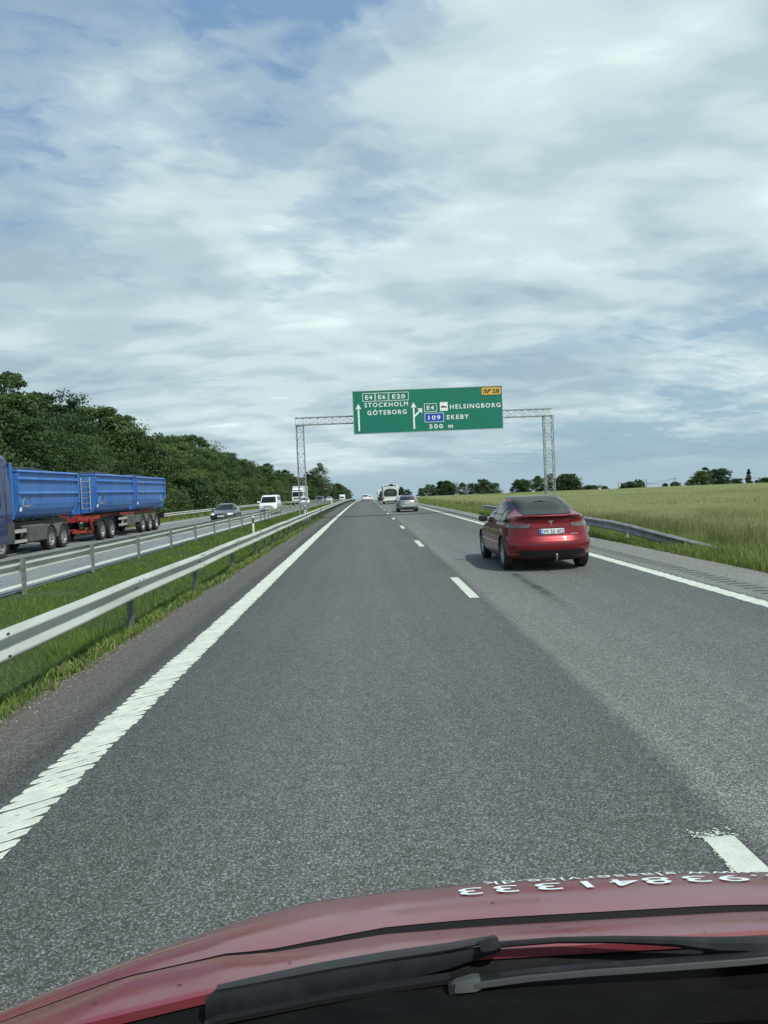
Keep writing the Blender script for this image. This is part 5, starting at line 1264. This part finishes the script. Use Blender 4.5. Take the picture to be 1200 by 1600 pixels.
def trunk_mesh(seed, h, rad, r0, lo=.0):
    rr = random.Random(seed); q = MB(); top = h*.86
    pts = [(rr.uniform(-.12, .12)*k/3, rr.uniform(-.12, .12)*k/3, -.2+(top+.2)*k/7) for k in range(8)]
    q.tube(pts, [r0*(1.25 if k == 0 else 1-.13*k) for k in range(8)], 8)
    for k in range(11):
        z = h*rr.uniform(.18, .78); a = rr.random()*6.28; L = rad*rr.uniform(.55, .95)*(1-.4*(z/h)); x0_, y0_ = float(np.interp(z, [p[2] for p in pts], [p[0] for p in pts])), float(np.interp(z, [p[2] for p in pts], [p[1] for p in pts]))
        q.tube([(x0_, y0_, z), (x0_+math.cos(a)*L*.5, y0_+math.sin(a)*L*.5, z+L*.35), (x0_+math.cos(a+.2)*L, y0_+math.sin(a+.2)*L, z+L*.6)], [r0*.4, r0*.25, r0*.07], 5)
    o = q.build('trunk', bark, smooth=True); me = o.data; bpy.data.objects.remove(o); return me
KINDT = []
for k, (h, rad, shp, mm, nc, nl, ls) in enumerate([
        (10.3, 3.7, 'full', leaf_m, 130, 170, .21), (9.4, 3.4, 'full', leaf_n, 160, 120, .23), (10.9, 3.2, 'tall', leaf_m, 90, 200, .19), (8.6, 3.6, 'full', leaf_l, 150, 130, .20), (9.9, 3.9, 'full', leaf_n, 110, 190, .24),
        (4.2, 2.6, 'full', leaf_l, 60, 120, .20), (3.2, 2.3, 'full', leaf_m, 55, 110, .20)]):
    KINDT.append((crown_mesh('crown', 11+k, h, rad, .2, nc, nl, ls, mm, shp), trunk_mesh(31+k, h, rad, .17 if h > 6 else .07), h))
def tree(kind, x, y, h, label, cat='tree', group=None, name='tree', rz=None, sx=1.0, zoff=0):
    cm, tm, h0 = kind; s_ = h/h0; r_ = empty(name, (x, y, g(x, y)+ground_off(x)+zoff), rz if rz is not None else random.uniform(0, 6.28)); r_.scale = (s_*sx, s_*sx, s_)
    tag(r_, label, cat, group); link('crown', cm, r_); link('trunk', tm, r_); return r_
GT = 'trees in the woodland edge along the opposite carriageway'
GL = {'f': 'leafy green tree in the dense woodland edge behind the outer guardrail', 'b': 'taller dark tree rising behind the front row of the woodland', 's': 'low leafy bush at the foot of the woodland edge beyond the guardrail'}
random.seed(21)
y = 34.0
while y < 400:
    k = random.choice([0, 1, 3, 4, 0, 4]); x = -24.4+random.uniform(-.8, .8)-(0 if y < 300 else 0)
    hh = random.uniform(6.0, 9.0)*(1 if y < 260 else .95)
    tree(KINDT[k], x+cxf(min(y, 400))*1.0, y, hh, GL['f'], group=GT, name='tree', sx=random.uniform(.95, 1.15)); y += random.uniform(4.2, 5.6)*(1 if y < 160 else 1.35)
y = 38.0
while y < 420:
    k = random.choice([2, 0, 4, 1]); x = -28.6+random.uniform(-1, 1); hh = random.uniform(8.8, 11.6)
    tree(KINDT[k], x+cxf(min(y, 400)), y, hh, GL['b'], group=GT, name='tree', sx=random.uniform(.95, 1.2)); y += random.uniform(5.2, 7.6)*(1 if y < 160 else 1.3)
y = 33.0
while y < 330:
    tree(KINDT[random.choice([5, 6, 5])], -21.3+random.uniform(-.7, .5), y, random.uniform(2.6, 4.3), GL['s'], 'bush', 'bushes at the foot of the woodland', name='bush'); y += random.uniform(3.2, 5.2)*(1 if y < 120 else 1.6)
# far continuation of the wood beyond the crest
for k in range(26):
    y = 400+k*17+random.uniform(-5, 5); tree(KINDT[random.choice([0, 1, 2, 4])], -17.5-random.uniform(0, 10)+cxf(400)*.3, y, random.uniform(9.5, 12.5), 'small tree where the woodland runs down to the horizon', group='distant trees closing the view at the end of the road', name='tree', sx=1.3)
BW = 3.0
# pale tall tree standing above the wood behind the left tower
pk = (crown_mesh('crown', 91, 17, 4.2, 1.5, 170, 120, .42, leaf_p, 'tall', .45), trunk_mesh(92, 17, 4, .25), 17)
tree(pk, -20.2, 345, 17.6, 'pale grey-green tree standing taller than the woodland right of the left gantry tower', rz=.5)
tree((crown_mesh('crown', 93, 13, 4.6, 1, 150, 120, .4, leaf_m, 'full', .4), pk[1], 13), -23.5, 330, 13.0, 'dark tree just left of the pale tall tree at the end of the wood')

for px_, py_, x_, kk, lab in ((12, 584, -27.5, 2, 'tallest ragged tree top at the left edge of the photo above the blue cab'), (78, 618, -27.5, 0, 'tree crown standing proud of the wood above the first blue tipper body'), (150, 640, -27.0, 1, 'tree with spreading side branches against the sky above the second tipper body')):
    d_ = MR @ Vector(((px_-600)/FX, -(py_-800)/FX, -1)); t_ = x_/d_.x; y_ = d_.y*t_; h_t = CH+d_.z*t_-g(x_, y_)-.4
    tree(KINDT[kk], x_, y_, h_t, lab, sx=1.0)
# trees along the skyline on the right
def sky_tree(pxl, pxr, pyt, D, label, shape='broad', m_=leaf_m, seed=1, zlow=.12, group=None, cat='tree', name='tree', rag=.3):
    pc = (pxl+pxr)/2; d = MR @ Vector(((pc-600)/FX, -(pyt-800)/FX, -1)); t_ = D/d.y; x = d.x*t_; ztop = CH+d.z*t_
    zg_ = g(x, D)+ground_off(x); h = max(ztop-zg_, 1.0); wdt = (pxr-pxl)*D/FX
    shape = 'full' if shape == 'broad' else shape; zlow = .03 if shape != 'tall' else zlow; nc = int(np.clip(130*(wdt/8)**.7, 80, 220)); me = crown_mesh('crown', seed, h, wdt/2*(1.05 if shape != 'conifer' else 1.0), h*zlow, nc, 110, max(.26, wdt*.045), m_, shape, rag)
    r_ = empty(name, (x, D, zg_), 0); tag(r_, label, cat, group); link('crown', me, r_); link('trunk', trunk_mesh(seed+500, h, wdt/2, .2), r_); return r_
ST = [(622, 632, 761, 330, 'narrow dark tree between the motorhome and the silver hatchback', 'tall', leaf_m), (631, 643, 765, 340, 'low tree just left of the silver hatchback roof, right of the narrow one', 'broad', leaf_m),
      (652, 664, 763, 360, 'small tree right above the silver hatchback, first of the skyline group', 'broad', leaf_m), (661, 681, 757, 350, 'leafy tree second in the skyline group left of the gantry span', 'broad', leaf_m), (679, 712, 752, 345, 'wide round dark tree, largest of the first skyline cluster', 'broad', leaf_m),
      (715, 730, 754, 350, 'slim tree left of the long low clump on the skyline', 'tall', leaf_m), (728, 748, 755, 355, 'middle tree of the clump left of the right gantry tower', 'broad', leaf_m), (742, 768, 749, 350, 'highest round tree of the clump below the sign', 'broad', leaf_m), (762, 782, 755, 350, 'right-hand end tree of the clump above the red car', 'broad', leaf_m),
      (800, 829, 749, 330, 'round green tree left of the right gantry tower', 'broad', leaf_m), (828, 852, 744, 335, 'dark tree close left of the right gantry tower legs', 'tall', leaf_m), (848, 872, 740, 340, 'tree seen through the right gantry tower', 'broad', leaf_m), (868, 903, 741, 335, 'pale round tree just right of the right gantry tower', 'broad', leaf_l), (892, 910, 752, 335, 'smaller pale tree at the right foot of the round pale one', 'broad', leaf_l),
      (1082, 1108, 736, 330, 'spreading tree on the left of the big clump on the right skyline', 'broad', leaf_m), (1092, 1112, 730, 335, 'tallest spiky tree in the big clump on the right skyline', 'tall', leaf_m), (1105, 1128, 733, 332, 'middle tree of the big clump on the right skyline', 'broad', leaf_m), (1116, 1141, 732, 330, 'right-hand dark round tree of the big clump on the right skyline', 'broad', leaf_m)]
for i, (a, b_, yt, D, lab, shp, mm) in enumerate(ST): sky_tree(a, b_, yt, D, lab, shp, mm, 200+i)
sky_tree(1163, 1177, 732, 320, 'lone dark conical spruce near the right edge of the skyline', 'conifer', leaf_m, 240, .02, name='spruce')
for i, (a, b_, yt, lab) in enumerate([(913, 934, 758.5, 'flat low bush on the skyline right of the gantry trees'), (940, 950, 759.5, 'tiny bush alone on the skyline'), (968, 980, 756, 'small bush leftmost of the little row on the skyline'), (976, 992, 752.5, 'rounded bush in the middle of the little row on the skyline'), (990, 1007, 749, 'largest bush at the right of the little row on the skyline'),
                                    (1035, 1042, 755, 'tiny bush between the bare tree and the pole'), (1048, 1062, 753, 'low bush around the foot of the pole'), (1072, 1086, 749.5, 'low bush left of the big clump'), (1143, 1160, 748, 'pale low bush left of the spruce'), (1180, 1186, 750, 'tiny bush right of the spruce'), (1187, 1215, 747, 'low hedge at the right edge of the skyline')]):
    sky_tree(a, b_, yt, 318, lab, 'broad', leaf_m, 300+i, .1, cat='bush', name='bush')
# bare tree and power pole on the skyline
def at_px(px, py, D):
    d = MR @ Vector(((px-600)/FX, -(py-800)/FX, -1)); t_ = D/d.y; return Vector((d.x*t_, D, CH+d.z*t_))
p = at_px(1010, 749.5, 300); zg_ = g(p.x, 300); bt = empty('bare_tree', (p.x, 300, zg_)); tag(bt, 'leafless small tree on the skyline right of the bush row', 'tree'); hh = p.z-zg_
q = MB(); q.tube([(0, 0, 0), (.1, 0, hh*.5), (0, 0, hh)], [.12, .07, .02], 6)
for k in range(14):
    z = hh*random.uniform(.45, .9); a = random.random()*6.28; L = random.uniform(.5, 1.5); q.tube([(0, 0, z), (math.cos(a)*L, math.sin(a)*L*.5, z+L*.7)], [.04, .012], 4)
q.build('branches', bark, bt)
wood = mat('pole_wood', (.09, .075, .06), .85)
tips = []
for px, py, D, lab in ((1054, 746.5, 300, 'wooden power pole with a crossarm on the skyline left of the big clump'), (1186, 745, 300, 'thin power pole beside the spruce near the right edge'), (966, 753.5, 420, 'faint far power pole left of the bush row')):
    p = at_px(px, py, D); zg_ = g(p.x, D); o = empty('power_pole', (p.x, D, zg_)); tag(o, lab, 'power pole'); hh = p.z-zg_
    q = MB(); q.tube([(0, 0, 0), (0, 0, hh)], [.15, .11], 8); q.build('shaft', wood, o); q = MB(); q.bar((-.9, 0, hh-.35), (.9, 0, hh-.35), .10); q.build('crossarm', wood, o); tips.append(p)
tips.sort(key=lambda v: v.x); q = MB()
for a, b_ in zip(tips[:-1], tips[1:]):
    for off in (-.8, 0, .8):
        q.tube([a.lerp(b_, k/12)+Vector((off, 0, -.3-1.6*math.sin(math.pi*k/12))) for k in range(13)], .022, 4)
o = q.build('power_line', blackp); tag(o, 'thin wires sagging between the skyline poles', 'power line')
# small white farm roof on the skyline
p = at_px(937, 759.5, 335); zg_ = g(p.x, 335); fm = empty('farmhouse', (p.x, 335, zg_)); tag(fm, 'tiny white gable of a farmhouse just over the skyline', 'farmhouse'); hh = p.z-zg_
q = MB(); q.box((0, 0, (hh-.6)/2), (3.2, 5, hh-.6)); q.build('wall', mat('limewash', (.7, .71, .68), .7), fm)
q = MB(); q.loft([[(-1.8, yy, hh-.65), (1.8, yy, hh-.65), (0, yy, hh+.5)] for yy in (-2.7, 2.7)], True, True); q.build('roof', mat('roof_grey', (.2, .2, .2), .7), fm)
